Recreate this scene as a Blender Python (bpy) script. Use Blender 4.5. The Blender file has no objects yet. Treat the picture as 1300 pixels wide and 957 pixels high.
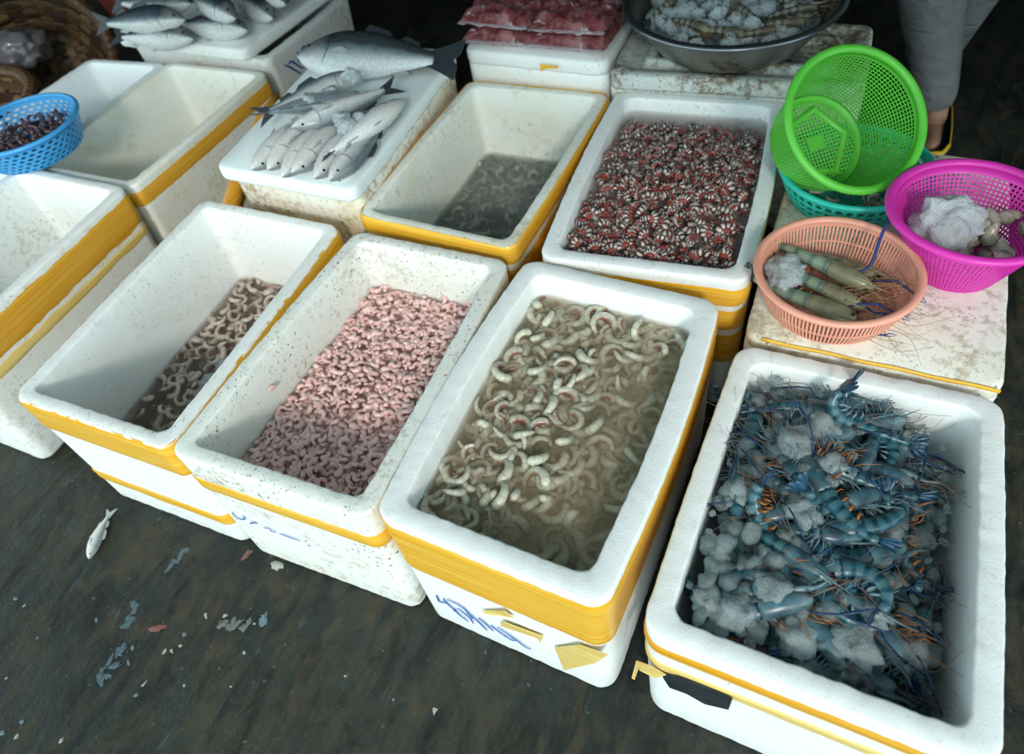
import bpy, bmesh, math, random
import numpy as np
from mathutils import Vector, Matrix, Quaternion, noise

random.seed(11)
PI = math.pi
scene = bpy.context.scene
col = scene.collection

# ------------------------------------------------------------------ camera
F_PX, PPX, PPY = 928.2, 650.0, 434.0


def cam_rot(pitch, roll, yaw):
    return (Matrix.Rotation(yaw, 3, 'Z') @ Matrix.Rotation(pitch, 3, 'X') @ Matrix.Rotation(roll, 3, 'Z'))


CAM_M = cam_rot(math.radians(42.4), math.radians(-11.13), math.radians(31.79))
CAM_C = Vector((0, 0, 1.386))
cd = bpy.data.cameras.new('camera')
cd.lens = F_PX / 1300 * 36
cd.sensor_width = 36
cd.shift_y = (PPY - 478.5) / 1300
cd.clip_start = 0.02
cd.dof.use_dof = True
cd.dof.focus_distance = 1.27
cd.dof.aperture_fstop = 3.2
cam = bpy.data.objects.new('camera', cd)
col.objects.link(cam)
cam.matrix_world = Matrix.Translation(CAM_C) @ CAM_M.to_4x4()
scene.camera = cam

# ------------------------------------------------------------------ sky, sun, exposure
world = bpy.data.worlds.new('sky')
scene.world = world
world.use_nodes = True
bg = world.node_tree.nodes['Background']
bg.inputs[0].default_value = (0.74, 0.96, 1.0, 1)
bg.inputs[1].default_value = 2.3
sun_d = bpy.data.lights.new('sun', 'SUN')
sun_d.energy = 1.8
sun_d.angle = math.radians(9)
sun_d.color = (1.0, 0.93, 0.84)
sun = bpy.data.objects.new('sun', sun_d)
col.objects.link(sun)
SUN_DIR = Vector((-0.20, 0.40, -0.26)).normalized()
sun.rotation_euler = SUN_DIR.to_track_quat('-Z', 'Y').to_euler()
vs = scene.view_settings
vs.view_transform = 'Standard'
vs.look = 'None'
vs.exposure = 0.0
vs.gamma = 1
vs.use_curve_mapping = False
scene.cycles.transparent_max_bounces = 16
scene.cycles.volume_bounces = 2


# ------------------------------------------------------------------ helpers
def at(x, y, z):
    d = CAM_M @ Vector((x - PPX, -(y - PPY), -F_PX))
    return CAM_C + d * ((z - CAM_C.z) / d.z)


def ray(x, y):
    return (CAM_M @ Vector((x - PPX, -(y - PPY), -F_PX))).normalized()


def tag(o, label=None, cat=None, group=None, kind=None):
    if label:
        o['label'] = label
    if cat:
        o['category'] = cat
    if group:
        o['group'] = group
    if kind:
        o['kind'] = kind
    return o


def empty(name, loc=(0, 0, 0), rot=None):
    o = bpy.data.objects.new(name, None)
    o.empty_display_size = 0.02
    col.objects.link(o)
    o.location = loc
    if rot is not None:
        o.rotation_mode = 'QUATERNION'
        o.rotation_quaternion = rot
    return o


def mk_mesh(name, v, f, mat=None, smooth=True, attrs=None):
    me = bpy.data.meshes.new(name)
    me.from_pydata([tuple(p) for p in v], [], f)
    if attrs:
        for k, vals in attrs.items():
            a = me.attributes.new(k, 'FLOAT', 'POINT')
            a.data.foreach_set('value', np.asarray(vals, dtype=np.float32))
    if smooth:
        me.polygons.foreach_set('use_smooth', [True] * len(me.polygons))
    if mat:
        me.materials.append(mat)
    me.update()
    return me


def put(name, me, parent=None, loc=None, rot=None, scale=None):
    o = bpy.data.objects.new(name, me)
    col.objects.link(o)
    if parent:
        o.parent = parent
    if loc is not None:
        o.location = loc
    if rot is not None:
        o.rotation_mode = 'QUATERNION'
        o.rotation_quaternion = rot
    if scale is not None:
        o.scale = (scale,) * 3 if isinstance(scale, (int, float)) else scale
    return o


def mesh(name, v, f, mat, parent=None, smooth=True, attrs=None, origin=None):
    if origin is not None:
        v = [Vector(p) - Vector(origin) for p in v]
    o = put(name, mk_mesh(name, v, f, mat, smooth, attrs), parent)
    if origin is not None and parent is None:
        o.location = origin
    return o


class MB:
    """collects shapes into one mesh"""

    def __init__(self):
        self.v, self.f, self.a = [], [], {}

    def add(self, v, f, **attrs):
        b = len(self.v)
        self.v += [Vector(p) for p in v]
        self.f += [tuple(i + b for i in q) for q in f]
        for k, vals in attrs.items():
            self.a.setdefault(k, [0.0] * b)
            self.a[k] += list(vals)
        for k in self.a:
            if len(self.a[k]) < len(self.v):
                self.a[k] += [0.0] * (len(self.v) - len(self.a[k]))
        return self

    def mesh(self, name, mat, smooth=True):
        return mk_mesh(name, self.v, self.f, mat, smooth, self.a or None)

    def build(self, name, mat, parent=None, smooth=True, origin=None):
        return mesh(name, self.v, self.f, mat, parent, smooth, self.a or None, origin)


def tube(path, radii, seg=8, ell=(1, 1), cap=True, up=None):
    """swept tube; returns verts, faces, u per vert, w (angle) per vert"""
    P = [Vector(p) for p in path]
    n = len(P)
    if isinstance(radii, (int, float)):
        radii = [radii] * n
    T = []
    for i in range(n):
        t = P[min(i + 1, n - 1)] - P[max(i - 1, 0)]
        T.append(t.normalized() if t.length > 1e-9 else Vector((1, 0, 0)))
    nrm = Vector(up) if up else (Vector((0, 0, 1)) if abs(T[0].z) < 0.9 else Vector((0, 1, 0)))
    v, f, u, w = [], [], [], []
    for i in range(n):
        nrm = (nrm - T[i] * nrm.dot(T[i]))
        nrm = nrm.normalized() if nrm.length > 1e-6 else T[i].orthogonal().normalized()
        bn = T[i].cross(nrm)
        e = ell[i] if isinstance(ell, list) else ell
        for k in range(seg):
            a = 2 * PI * k / seg
            v.append(P[i] + (nrm * math.cos(a) * e[0] + bn * math.sin(a) * e[1]) * radii[i])
            u.append(i / (n - 1))
            w.append(math.cos(a))
    for i in range(n - 1):
        for k in range(seg):
            a, b = i * seg + k, i * seg + (k + 1) % seg
            f.append((a, b, b + seg, a + seg))
    if cap:
        f.append(tuple(reversed(range(seg))))
        f.append(tuple(range((n - 1) * seg, n * seg)))
    return v, f, u, w


def loft(loops, cap0=True, cap1=True):
    n = len(loops[0])
    v = [p for L in loops for p in L]
    f = []
    for i in range(len(loops) - 1):
        for k in range(n):
            a, b = i * n + k, i * n + (k + 1) % n
            f.append((a, b, b + n, a + n))
    if cap0:
        f.append(tuple(reversed(range(n))))
    if cap1:
        f.append(tuple(range((len(loops) - 1) * n, len(loops) * n)))
    return v, f


def lathe(profile, n=64, cap0=False, cap1=False):
    return loft([[Vector((r * math.cos(2 * PI * k / n), r * math.sin(2 * PI * k / n), z)) for k in range(n)]
                 for r, z in profile], cap0, cap1)


def box_vf(x0, x1, y0, y1, z0, z1):
    v = [(x, y, z) for z in (z0, z1) for x, y in ((x0, y0), (x1, y0), (x1, y1), (x0, y1))]
    f = [(3, 2, 1, 0), (4, 5, 6, 7), (0, 1, 5, 4), (1, 2, 6, 5), (2, 3, 7, 6), (3, 0, 4, 7)]
    return v, f


def bez(pts, n):
    """catmull-rom through points"""
    P = [Vector(p) for p in pts]
    P = [2 * P[0] - P[1]] + P + [2 * P[-1] - P[-2]]
    out = []
    m = len(P) - 3
    for i in range(n):
        s = i / (n - 1) * m
        k = min(int(s), m - 1)
        t = s - k
        a, b, c, d = P[k:k + 4]
        out.append(0.5 * ((2 * b) + (c - a) * t + (2 * a - 5 * b + 4 * c - d) * t * t + (3 * b - a - 3 * c + d) * t ** 3))
    return out


# ------------------------------------------------------------------ materials
def new_mat(name):
    m = bpy.data.materials.new(name)
    m.use_nodes = True
    nt = m.node_tree
    return m, nt, nt.nodes['Principled BSDF']


def N(nt, kind, **kw):
    n = nt.nodes.new(kind)
    for k, val in kw.items():
        if k.startswith('i_'):
            n.inputs[k[2:].replace('_', ' ')].default_value = val
        else:
            setattr(n, k, val)
    return n


def L(nt, a, b):
    nt.links.new(a, b)


def ramp(nt, src, stops, interp='LINEAR'):
    r = N(nt, 'ShaderNodeValToRGB')
    r.color_ramp.interpolation = interp
    els = r.color_ramp.elements
    while len(els) < len(stops):
        els.new(0.5)
    for e, (p, c) in zip(els, stops):
        e.position = p
        e.color = (c, c, c, 1) if isinstance(c, (int, float)) else (*c, 1)
    L(nt, src, r.inputs[0])
    return r.outputs[0]


def mixc(nt, fac, a, b, blend='MIX'):
    n = N(nt, 'ShaderNodeMix', data_type='RGBA', blend_type=blend)
    for sock, val in ((n.inputs[0], fac), (n.inputs[6], a), (n.inputs[7], b)):
        if hasattr(val, 'node'):
            L(nt, val, sock)
        elif isinstance(val, (int, float)):
            sock.default_value = val
        else:
            sock.default_value = (*val, 1)
    return n.outputs[2]


def math_n(nt, op, a, b=0.0):
    n = N(nt, 'ShaderNodeMath', operation=op)
    for s, val in ((n.inputs[0], a), (n.inputs[1], b)):
        if hasattr(val, 'node'):
            L(nt, val, s)
        else:
            s.default_value = val
    return n.outputs[0]


def coords(nt, scale=(1, 1, 1), loc=(0, 0, 0), kind='Object'):
    tc = N(nt, 'ShaderNodeTexCoord')
    mp = N(nt, 'ShaderNodeMapping')
    mp.inputs['Scale'].default_value = scale
    mp.inputs['Location'].default_value = loc
    L(nt, tc.outputs[kind], mp.inputs[0])
    return mp.outputs[0]


def noise_n(nt, vec, scale, detail=4, rough=0.6, dist=0.0):
    n = N(nt, 'ShaderNodeTexNoise')
    n.inputs['Scale'].default_value = scale
    n.inputs['Detail'].default_value = detail
    n.inputs['Roughness'].default_value = rough
    n.inputs['Distortion'].default_value = dist
    L(nt, vec, n.inputs['Vector'])
    return n.outputs['Fac']


def bump(nt, bsdf, h, strength=0.3, dist=0.002):
    b = N(nt, 'ShaderNodeBump')
    b.inputs['Strength'].default_value = strength
    b.inputs['Distance'].default_value = dist
    L(nt, h, b.inputs['Height'])
    L(nt, b.outputs[0], bsdf.inputs['Normal'])


def foam_mat(name, dirt=0.3, base=(0.86, 0.88, 0.87), dcol=(0.34, 0.22, 0.10), seed=0.0, specks=0.3, yellow=0.0):
    m, nt, b = new_mat(name)
    vec = coords(nt, loc=(seed * 3.1, seed * 1.7, seed))
    big = noise_n(nt, vec, 5, 5, 0.65)
    fine = noise_n(nt, vec, 60, 4, 0.7)
    mul = math_n(nt, 'MULTIPLY', big, fine)
    lo = 0.34 - 0.14 * dirt
    fac = ramp(nt, mul, [(lo, 0.0), (lo + 0.10, min(1.0, dirt * 1.1))])
    c = mixc(nt, fac, base, dcol)
    stain = ramp(nt, noise_n(nt, vec, 9, 3), [(0.45, 0.0), (0.72, yellow)])
    c = mixc(nt, stain, c, (0.72, 0.62, 0.36))
    sp = ramp(nt, noise_n(nt, vec, 130, 2, 0.5), [(0.62, 0.0), (0.68, 1.0)])
    sp2 = ramp(nt, noise_n(nt, vec, 7, 2), [(0.42, 0.0), (0.62, specks)])
    spf = math_n(nt, 'MULTIPLY', sp, sp2)
    c = mixc(nt, spf, c, (0.10, 0.075, 0.05))
    L(nt, c, b.inputs['Base Color'])
    b.inputs['Roughness'].default_value = 0.55
    vo = N(nt, 'ShaderNodeTexVoronoi')
    vo.inputs['Scale'].default_value = 260
    L(nt, vec, vo.inputs['Vector'])
    bump(nt, b, vo.outputs['Distance'], 0.25, 0.0012)
    return m


def tape_mat(name, colr=(0.80, 0.40, 0.012), pale=(0.86, 0.55, 0.10), seed=0.0):
    m, nt, b = new_mat(name)
    vec = coords(nt, (1.2, 1.2, 90), (0, 0, seed))
    s = noise_n(nt, vec, 2.0, 3, 0.6, 0.2)
    f = ramp(nt, s, [(0.38, 0.0), (0.68, 1.0)])
    c = mixc(nt, f, colr, pale)
    dark = ramp(nt, noise_n(nt, coords(nt, (2, 2, 150), (3, 1, seed)), 1.5, 3), [(0.55, 0.0), (0.75, 0.35)])
    c = mixc(nt, dark, c, (0.55, 0.22, 0.01))
    L(nt, c, b.inputs['Base Color'])
    b.inputs['Roughness'].default_value = 0.28
    bump(nt, b, s, 0.25, 0.002)
    return m


def plain(name, c, rough=0.45, metal=0.0, spec=None, var=0.0, nscale=30, trans=0.0, sss=0.0, coat=0.0):
    m, nt, b = new_mat(name)
    b.inputs['Roughness'].default_value = rough
    b.inputs['Metallic'].default_value = metal
    if coat:
        b.inputs['Coat Weight'].default_value = coat
    if trans:
        b.inputs['Transmission Weight'].default_value = trans
        b.inputs['IOR'].default_value = 1.25
    if sss:
        b.inputs['Subsurface Weight'].default_value = sss
        b.inputs['Subsurface Scale'].default_value = 0.01
    if var:
        n = noise_n(nt, coords(nt), nscale, 4)
        f = ramp(nt, n, [(0.35, 0.0), (0.7, 1.0)])
        L(nt, mixc(nt, f, c, tuple(x * (1 - var) for x in c)), b.inputs['Base Color'])
    else:
        b.inputs['Base Color'].default_value = (*c, 1)
    return m


def attr(nt, name):
    return N(nt, 'ShaderNodeAttribute', attribute_name=name).outputs['Fac']


def obj_random(nt):
    return N(nt, 'ShaderNodeObjectInfo').outputs['Random']


def prawn_mat(name, flesh, alt, vein, vein_amt=0.7, rough=0.25):
    """peeled prawn flesh: pale body, tinted patches, darker line along the back and the inside"""
    m, nt, b = new_mat(name)
    r = math_n(nt, 'ADD', math_n(nt, 'MULTIPLY', obj_random(nt), 0.6), math_n(nt, 'MULTIPLY', attr(nt, 'rnd'), 0.6))
    vec = coords(nt)
    n = noise_n(nt, vec, 60, 3)
    base = mixc(nt, ramp(nt, r, [(0.1, 0.0), (0.9, 1.0)]), flesh, alt)
    pale = mixc(nt, ramp(nt, n, [(0.4, 0.0), (0.7, 0.8)]), base, tuple(min(1, x * 1.25 + .05) for x in flesh))
    v = ramp(nt, attr(nt, 'w'), [(0.10, vein_amt), (0.40, 0.2), (0.8, 0.0)])
    seg = N(nt, 'ShaderNodeMath', operation='SINE')
    L(nt, math_n(nt, 'MULTIPLY', attr(nt, 'u'), 40.0), seg.inputs[0])
    sg = ramp(nt, seg.outputs[0], [(0.5, 0.0), (0.95, 0.22)])
    c = mixc(nt, v, pale, vein)
    c = mixc(nt, sg, c, vein)
    L(nt, c, b.inputs['Base Color'])
    b.inputs['Roughness'].default_value = rough
    b.inputs['Subsurface Weight'].default_value = 0.0
    return m


def band_mat(name, light, dark, tint, freq, lo=0.35, hi=0.6, rough=0.3, inner=None):
    """shell with bands across the body, along attribute u"""
    m, nt, b = new_mat(name)
    seg = N(nt, 'ShaderNodeMath', operation='SINE')
    L(nt, math_n(nt, 'MULTIPLY', attr(nt, 'u'), freq), seg.inputs[0])
    s = ramp(nt, math_n(nt, 'ADD', math_n(nt, 'MULTIPLY', seg.outputs[0], 0.5), 0.5), [(lo, 0.0), (hi, 1.0)])
    c = mixc(nt, s, light, dark)
    n = noise_n(nt, coords(nt), 90, 3)
    c = mixc(nt, ramp(nt, n, [(0.45, 0.0), (0.7, 0.75)]), c, tint)
    r = math_n(nt, 'ADD', obj_random(nt), attr(nt, 'rnd'))
    c = mixc(nt, ramp(nt, r, [(0.0, 0.0), (1.0, 0.45)]), c, dark)
    if inner:
        c = mixc(nt, ramp(nt, attr(nt, 'w'), [(0.20, 0.9), (0.45, 0.0)]), c, inner)
    L(nt, c, b.inputs['Base Color'])
    b.inputs['Roughness'].default_value = rough
    return m


def fish_mat(name, back, side, belly, rough=0.3, metal=0.0, lo=0.42, mid=0.62, hi=0.85):
    m, nt, b = new_mat(name)
    vec = coords(nt)
    n = noise_n(nt, vec, 40, 4)
    v = math_n(nt, 'ADD', attr(nt, 'v'), math_n(nt, 'MULTIPLY', math_n(nt, 'SUBTRACT', n, 0.5), 0.35))
    c = ramp(nt, math_n(nt, 'ADD', math_n(nt, 'MULTIPLY', v, 0.5), 0.5),
             [(0.0, belly), (lo, belly), (mid, side), (hi, back)])
    vo = N(nt, 'ShaderNodeTexVoronoi')
    vo.inputs['Scale'].default_value = 220
    L(nt, vec, vo.inputs['Vector'])
    sc = ramp(nt, vo.outputs['Distance'], [(0.2, 0.0), (0.6, 0.3)])
    c = mixc(nt, sc, c, tuple(x * 0.6 for x in side))
    head = ramp(nt, attr(nt, 'u'), [(0.78, 0.0), (0.86, 0.25)])
    c = mixc(nt, head, c, (0.45, 0.42, 0.38))
    L(nt, c, b.inputs['Base Color'])
    b.inputs['Roughness'].default_value = rough
    b.inputs['Metallic'].default_value = metal
    bump(nt, b, vo.outputs['Distance'], 0.15, 0.001)
    return m


def water_mat(name, scat, density, absorb, adens):
    m = bpy.data.materials.new(name)
    m.use_nodes = True
    nt = m.node_tree
    nt.nodes.remove(nt.nodes['Principled BSDF'])
    out = nt.nodes['Material Output']
    tr = N(nt, 'ShaderNodeBsdfTransparent')
    gl = N(nt, 'ShaderNodeBsdfGlossy')
    gl.inputs['Roughness'].default_value = 0.04
    lw = N(nt, 'ShaderNodeLayerWeight')
    lw.inputs['Blend'].default_value = 0.5
    fr = math_n(nt, 'ADD', math_n(nt, 'MULTIPLY', math_n(nt, 'POWER', lw.outputs['Facing'], 5.0), 0.9), 0.02)
    bp = N(nt, 'ShaderNodeBump')
    bp.inputs['Strength'].default_value = 0.12
    bp.inputs['Distance'].default_value = 0.004
    L(nt, noise_n(nt, coords(nt), 30, 2), bp.inputs['Height'])
    L(nt, bp.outputs[0], gl.inputs['Normal'])
    mx = N(nt, 'ShaderNodeMixShader')
    L(nt, fr, mx.inputs[0])
    L(nt, tr.outputs[0], mx.inputs[1])
    L(nt, gl.outputs[0], mx.inputs[2])
    L(nt, mx.outputs[0], out.inputs['Surface'])
    vs_ = N(nt, 'ShaderNodeVolumeScatter')
    vs_.inputs['Color'].default_value = (*scat, 1)
    vs_.inputs['Density'].default_value = density
    va = N(nt, 'ShaderNodeVolumeAbsorption')
    va.inputs['Color'].default_value = (*absorb, 1)
    va.inputs['Density'].default_value = adens
    ad = N(nt, 'ShaderNodeAddShader')
    L(nt, vs_.outputs[0], ad.inputs[0])
    L(nt, va.outputs[0], ad.inputs[1])
    L(nt, ad.outputs[0], out.inputs['Volume'])
    return m


INK = plain('blue_ink', (0.006, 0.09, 0.42), 0.6)
TAPE = tape_mat('yellow_tape')
TAPE2 = tape_mat('amber_tape', (0.72, 0.33, 0.012), (0.80, 0.47, 0.08), 4.0)
TAPE_PALE = tape_mat('pale_tape', (0.80, 0.56, 0.14), (0.84, 0.68, 0.30), 2.0)

# ------------------------------------------------------------------ setting: floor, plus unseen cover and walls added to shape the light
m, nt, b = new_mat('wet_concrete')
vec = coords(nt)
n1 = noise_n(nt, vec, 3.0, 7, 0.7, 0.5)
n2 = noise_n(nt, coords(nt, (8, 3, 1)), 2.6, 7, 0.72, 0.6)
c = ramp(nt, n1, [(0.30, (0.008, 0.012, 0.012)), (0.48, (0.020, 0.026, 0.024)), (0.66, (0.044, 0.046, 0.036))])
c = mixc(nt, ramp(nt, n2, [(0.46, 0.0), (0.62, 0.75)]), c, (0.060, 0.048, 0.028))
n5 = noise_n(nt, coords(nt, (9, 2.5, 1), (2, 5, 0)), 2.2, 6, 0.7, 0.5)
c = mixc(nt, ramp(nt, n5, [(0.50, 0.0), (0.66, 0.8)]), c, (0.008, 0.009, 0.009))
n3 = noise_n(nt, coords(nt, (11, 3.2, 1), (7, 2, 0)), 3.0, 6, 0.75, 0.6)
c = mixc(nt, ramp(nt, n3, [(0.61, 0.0), (0.70, 0.6)]), c, (0.085, 0.125, 0.145))
n4 = noise_n(nt, coords(nt, loc=(3, 3, 3)), 70, 3)
c = mixc(nt, ramp(nt, n4, [(0.66, 0.0), (0.74, 0.6)]), c, (0.17, 0.18, 0.17))
n6 = noise_n(nt, coords(nt, loc=(8, 1, 3)), 30, 5, 0.7)
c = mixc(nt, ramp(nt, n6, [(0.50, 0.0), (0.72, 0.6)]), c, (0.010, 0.012, 0.011))
L(nt, c, b.inputs['Base Color'])
L(nt, ramp(nt, n2, [(0.35, 0.25), (0.65, 0.65)]), b.inputs['Roughness'])
b.inputs['Specular IOR Level'].default_value = 0.22
bump(nt, b, math_n(nt, 'ADD', n2, math_n(nt, 'MULTIPLY', noise_n(nt, vec, 45, 5), 0.5)), 0.6, 0.008)
FLOOR = m
v, f = box_vf(-9, 5, -5, 7, -0.1, 0.0)
tag(mesh('floor', v, f, FLOOR, smooth=False), 'dark wet stained concrete market floor', 'floor', kind='structure')

# added out of view: translucent tarpaulin for fill light, dark roof to shade the back
tarp = bpy.data.materials.new('fill_tarp_pale')
tarp.use_nodes = True
nt = tarp.node_tree
nt.nodes.remove(nt.nodes['Principled BSDF'])
tl_ = N(nt, 'ShaderNodeBsdfTranslucent')
tl_.inputs['Color'].default_value = (0.36, 0.40, 0.41, 1)
df_ = N(nt, 'ShaderNodeBsdfDiffuse')
df_.inputs['Color'].default_value = (0.40, 0.44, 0.45, 1)
mx_ = N(nt, 'ShaderNodeMixShader')
mx_.inputs[0].default_value = 0.5
L(nt, tl_.outputs[0], mx_.inputs[1])
L(nt, df_.outputs[0], mx_.inputs[2])
L(nt, mx_.outputs[0], nt.nodes['Material Output'].inputs['Surface'])
v, f = [(-6, -1.85, 2.60), (3, -1.85, 2.60), (3, 1.0, 2.60), (-6, 1.0, 2.60)], [(0, 1, 2, 3)]
tag(mesh('fill_tarpaulin', v, f, tarp, smooth=False), 'unseen translucent tarpaulin added to pass soft light from above', 'tarpaulin', kind='structure')
v, f = box_vf(-9, 5, 0.95, 7, 2.62, 2.66)  # roof out of view, placed to darken the passage
tag(mesh('shade_roof', v, f, plain('shade_roof_sheet', (0.03, 0.03, 0.03), 0.7, var=0.3, nscale=4), smooth=False),
    'unseen dark roof added to shade the passage behind', 'roof', kind='structure')
DW_ = plain('shade_wall', (0.03, 0.026, 0.024), 0.8, var=0.4, nscale=3)  # unseen walls added to keep sky light off the area behind
for nm, bx_, lb in (('shade_wall_back', (-9, 5, 6.9, 7.0, 0, 2.62), 'unseen dark wall added to block light from behind'),
                    ('shade_wall_right', (2.2, 2.3, 1.6, 6.9, 0, 2.62), 'unseen dark side wall added to cut sky light'),
                    ('shade_wall_left', (-5.6, -5.5, 1.0, 6.9, 0, 2.62), 'unseen dark wall added past the wicker baskets to cut sky light')):
    v, f = box_vf(*bx_)
    tag(mesh(nm, v, f, DW_, smooth=False), lb, 'wall', kind='structure')


# ------------------------------------------------------------------ foam boxes
def V2(p):
    return Vector((p[0], p[1]))


def inset_quad(c, d):
    """c: four 2-D corners counter-clockwise; moves every side inwards by d"""
    out = []
    lines = []
    for i in range(4):
        p, q = c[i], c[(i + 1) % 4]
        e = (q - p).normalized()
        nrm = Vector((-e.y, e.x))
        lines.append((p + nrm * d, e))
    for i in range(4):
        p, e = lines[i - 1]
        q, g = lines[i]
        den = e.x * g.y - e.y * g.x
        t = ((q - p).x * g.y - (q - p).y * g.x) / den
        out.append(p + e * t)
    return out


NS = (44, 64, 44, 64)
NC = 7


def rquad(c, inset, r, z, bow=0.0, ns=NS, nc=NC):
    q = inset_quad(c, inset)
    pts = []
    for i in range(4):
        p0, p1, p2 = q[i - 1], q[i], q[(i + 1) % 4]
        d0, d1 = (p0 - p1).normalized(), (p2 - p1).normalized()
        a, bq = p1 + d0 * r, p1 + d1 * r
        for k in range(nc + 1):
            t = k / nc
            w0, w1, w2 = (1 - t) ** 2, 2 * t * (1 - t) * 0.7071, t * t
            pts.append((a * w0 + p1 * w1 + bq * w2) / (w0 + w1 + w2))
        nxt = p2 - d1 * r
        nrm = Vector((d1.y, -d1.x))
        for k in range(1, ns[i]):
            t = k / ns[i]
            pts.append(bq.lerp(nxt, t) + nrm * bow * (i % 2) * math.sin(PI * t))
    return [Vector((p.x, p.y, z)) for p in pts]


class Box:
    """a foam box given by its four rim corners (front-left, front-right, back-right, back-left)"""

    def __init__(self, corners, rim, t=0.03, tp=0.008, tin=0.012, z0=0.0, bow=0.004, r=0.028, seed=0, floor_t=0.035):
        self.c = [V2(p) for p in corners]
        self.rim, self.t, self.tp, self.tin, self.z0, self.bow, self.r, self.seed, self.ft = \
            rim, t, tp, tin, z0, bow, r, seed, floor_t
        self.base = sum((V2(p) for p in corners), Vector((0, 0))) / 4
        self.origin = Vector((self.base.x, self.base.y, z0))

    def oins(self, z):
        k = (z - self.z0) / (self.rim - 0.012 - self.z0)
        return self.tp * (1 - max(0, min(1, k)))

    def iins(self, z):
        k = (z - self.z0 - self.ft) / (self.rim - 0.012 - self.z0 - self.ft)
        return self.t + self.tin * (1 - max(0, min(1, k)))

    def ibow(self):
        return self.bow * 0.8

    def body(self, mat, name, label, cat='foam box', group=None, rough=0.0012):
        Lp = []

        def jit(loop, amt, fz=1.0):
            o = []
            for p in loop:
                q = Vector((p.x * 70, p.y * 70, p.z * 60 + self.seed * 7))
                w = Vector((p.x * 16, p.y * 16, self.seed * 5.0))
                big = max(0.0, noise.noise(w) - 0.45) * 2.5
                d = Vector((noise.noise(q), noise.noise(q + Vector((9, 0, 0))), noise.noise(q + Vector((0, 9, 0))) * fz)) * amt
                o.append(p + d - Vector((0, 0, big * amt * fz)))
            return o
        z0, zr = self.z0, self.rim
        Lp.append(rquad(self.c, self.tp + 0.012, self.r, z0))
        Lp.append(jit(rquad(self.c, self.tp + 0.003, self.r, z0 + 0.004), rough))
        Lp.append(jit(rquad(self.c, self.tp, self.r, z0 + 0.012), rough))
        for k in (0.25, 0.5, 0.75):
            z = z0 + (zr - z0) * k
            Lp.append(jit(rquad(self.c, self.oins(z), self.r, z, self.bow * k), rough * 0.6))
        Lp.append(jit(rquad(self.c, 0.0, self.r, zr - 0.014, self.bow), rough * 0.6))
        Lp.append(jit(rquad(self.c, 0.0, self.r, zr - 0.0045, self.bow), rough))
        Lp.append(jit(rquad(self.c, 0.0012, self.r, zr - 0.0015, self.bow), rough * 1.3))
        Lp.append(jit(rquad(self.c, 0.004, self.r, zr, self.bow), rough * 1.0))
        ri = max(0.012, self.r - 0.008)
        Lp.append(jit(rquad(self.c, self.t * 0.5, self.r * 0.85, zr, self.bow), rough * 0.7))
        Lp.append(jit(rquad(self.c, self.t - 0.004, ri, zr, self.ibow()), rough * 1.2))
        Lp.append(jit(rquad(self.c, self.t - 0.001, ri, zr - 0.0015, self.ibow()), rough * 1.6))
        Lp.append(jit(rquad(self.c, self.t, ri, zr - 0.005, self.ibow()), rough * 1.3))
        for k in (0.8, 0.55, 0.3):
            z = z0 + self.ft + (zr - z0 - self.ft) * k
            Lp.append(rquad(self.c, self.iins(z), ri, z, self.ibow() * k))
        Lp.append(rquad(self.c, self.iins(z0 + self.ft) + 0.002, ri, z0 + self.ft + 0.008))
        Lp.append(rquad(self.c, self.iins(z0 + self.ft) + 0.012, ri, z0 + self.ft))
        v, f = loft(Lp)
        root = empty(name, self.origin)
        tag(root, label, cat, group)
        mesh('body', v, f, mat, root, origin=self.origin)
        self.root = root
        return root

    def tape(self, z1, z2, mat=TAPE, off=0.0016, name='tape', rag=0.002, layers=5):
        Lp = []
        for k in range(layers + 1):
            z = z1 + (z2 - z1) * k / layers
            o = off if 0 < k < layers else -0.0015
            L2 = rquad(self.c, self.oins(z) - o - 0.0008 * (k % 2), self.r, z, self.bow * (z - self.z0) / (self.rim - self.z0))
            if k in (0, layers) or k == layers - 1 or k == 1:
                L2 = [p + Vector((0, 0, rag * noise.noise(Vector((p.x * 14, p.y * 14, k * 3.0 + self.seed))))) for p in L2]
            Lp.append(L2)
        v, f = loft(Lp, False, False)
        return mesh(name, v, f, mat, self.root, origin=self.origin)

    def water(self, z, mat, name, label):
        Lp = [rquad(self.c, self.iins(z) - 0.0008, max(0.012, self.r - 0.008), z, self.ibow() * z / self.rim),
              rquad(self.c, self.iins(self.z0 + self.ft) + 0.006, max(0.012, self.r - 0.008), self.z0 + self.ft + 0.004)]
        v, f = loft([Lp[1], Lp[0]])
        o = mesh(name, v, f, mat, smooth=False, origin=(self.base.x, self.base.y, self.z0 + self.ft))
        tag(o, label, 'water', kind='stuff')
        return o

    def inner(self, u, v_, z, pad=0.0):
        q = inset_quad(self.c, self.iins(z) + pad)
        a = q[0].lerp(q[1], u)
        b_ = q[3].lerp(q[2], u)
        p = a.lerp(b_, v_)
        return Vector((p.x, p.y, z))

    def front_stroke(self, px, side=0, lift=0.0012, zmap=None):
        """pixel -> point on the outer face (0 front, 1 the +x side)"""
        z = 0.2
        d = ray(*px)
        for _ in range(6):
            q = inset_quad(self.c, self.oins(z) - lift)
            p0, p1 = (q[0], q[1]) if side == 0 else (q[1], q[2])
            e = (p1 - p0).normalized()
            nrm = Vector((e.y, -e.x, 0))
            t = ((Vector((p0.x, p0.y, 0)) - CAM_C).dot(nrm)) / d.dot(nrm)
            P = CAM_C + d * t
            z = P.z
        if zmap:
            P.z = zmap(P.z)
        return P, nrm

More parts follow.
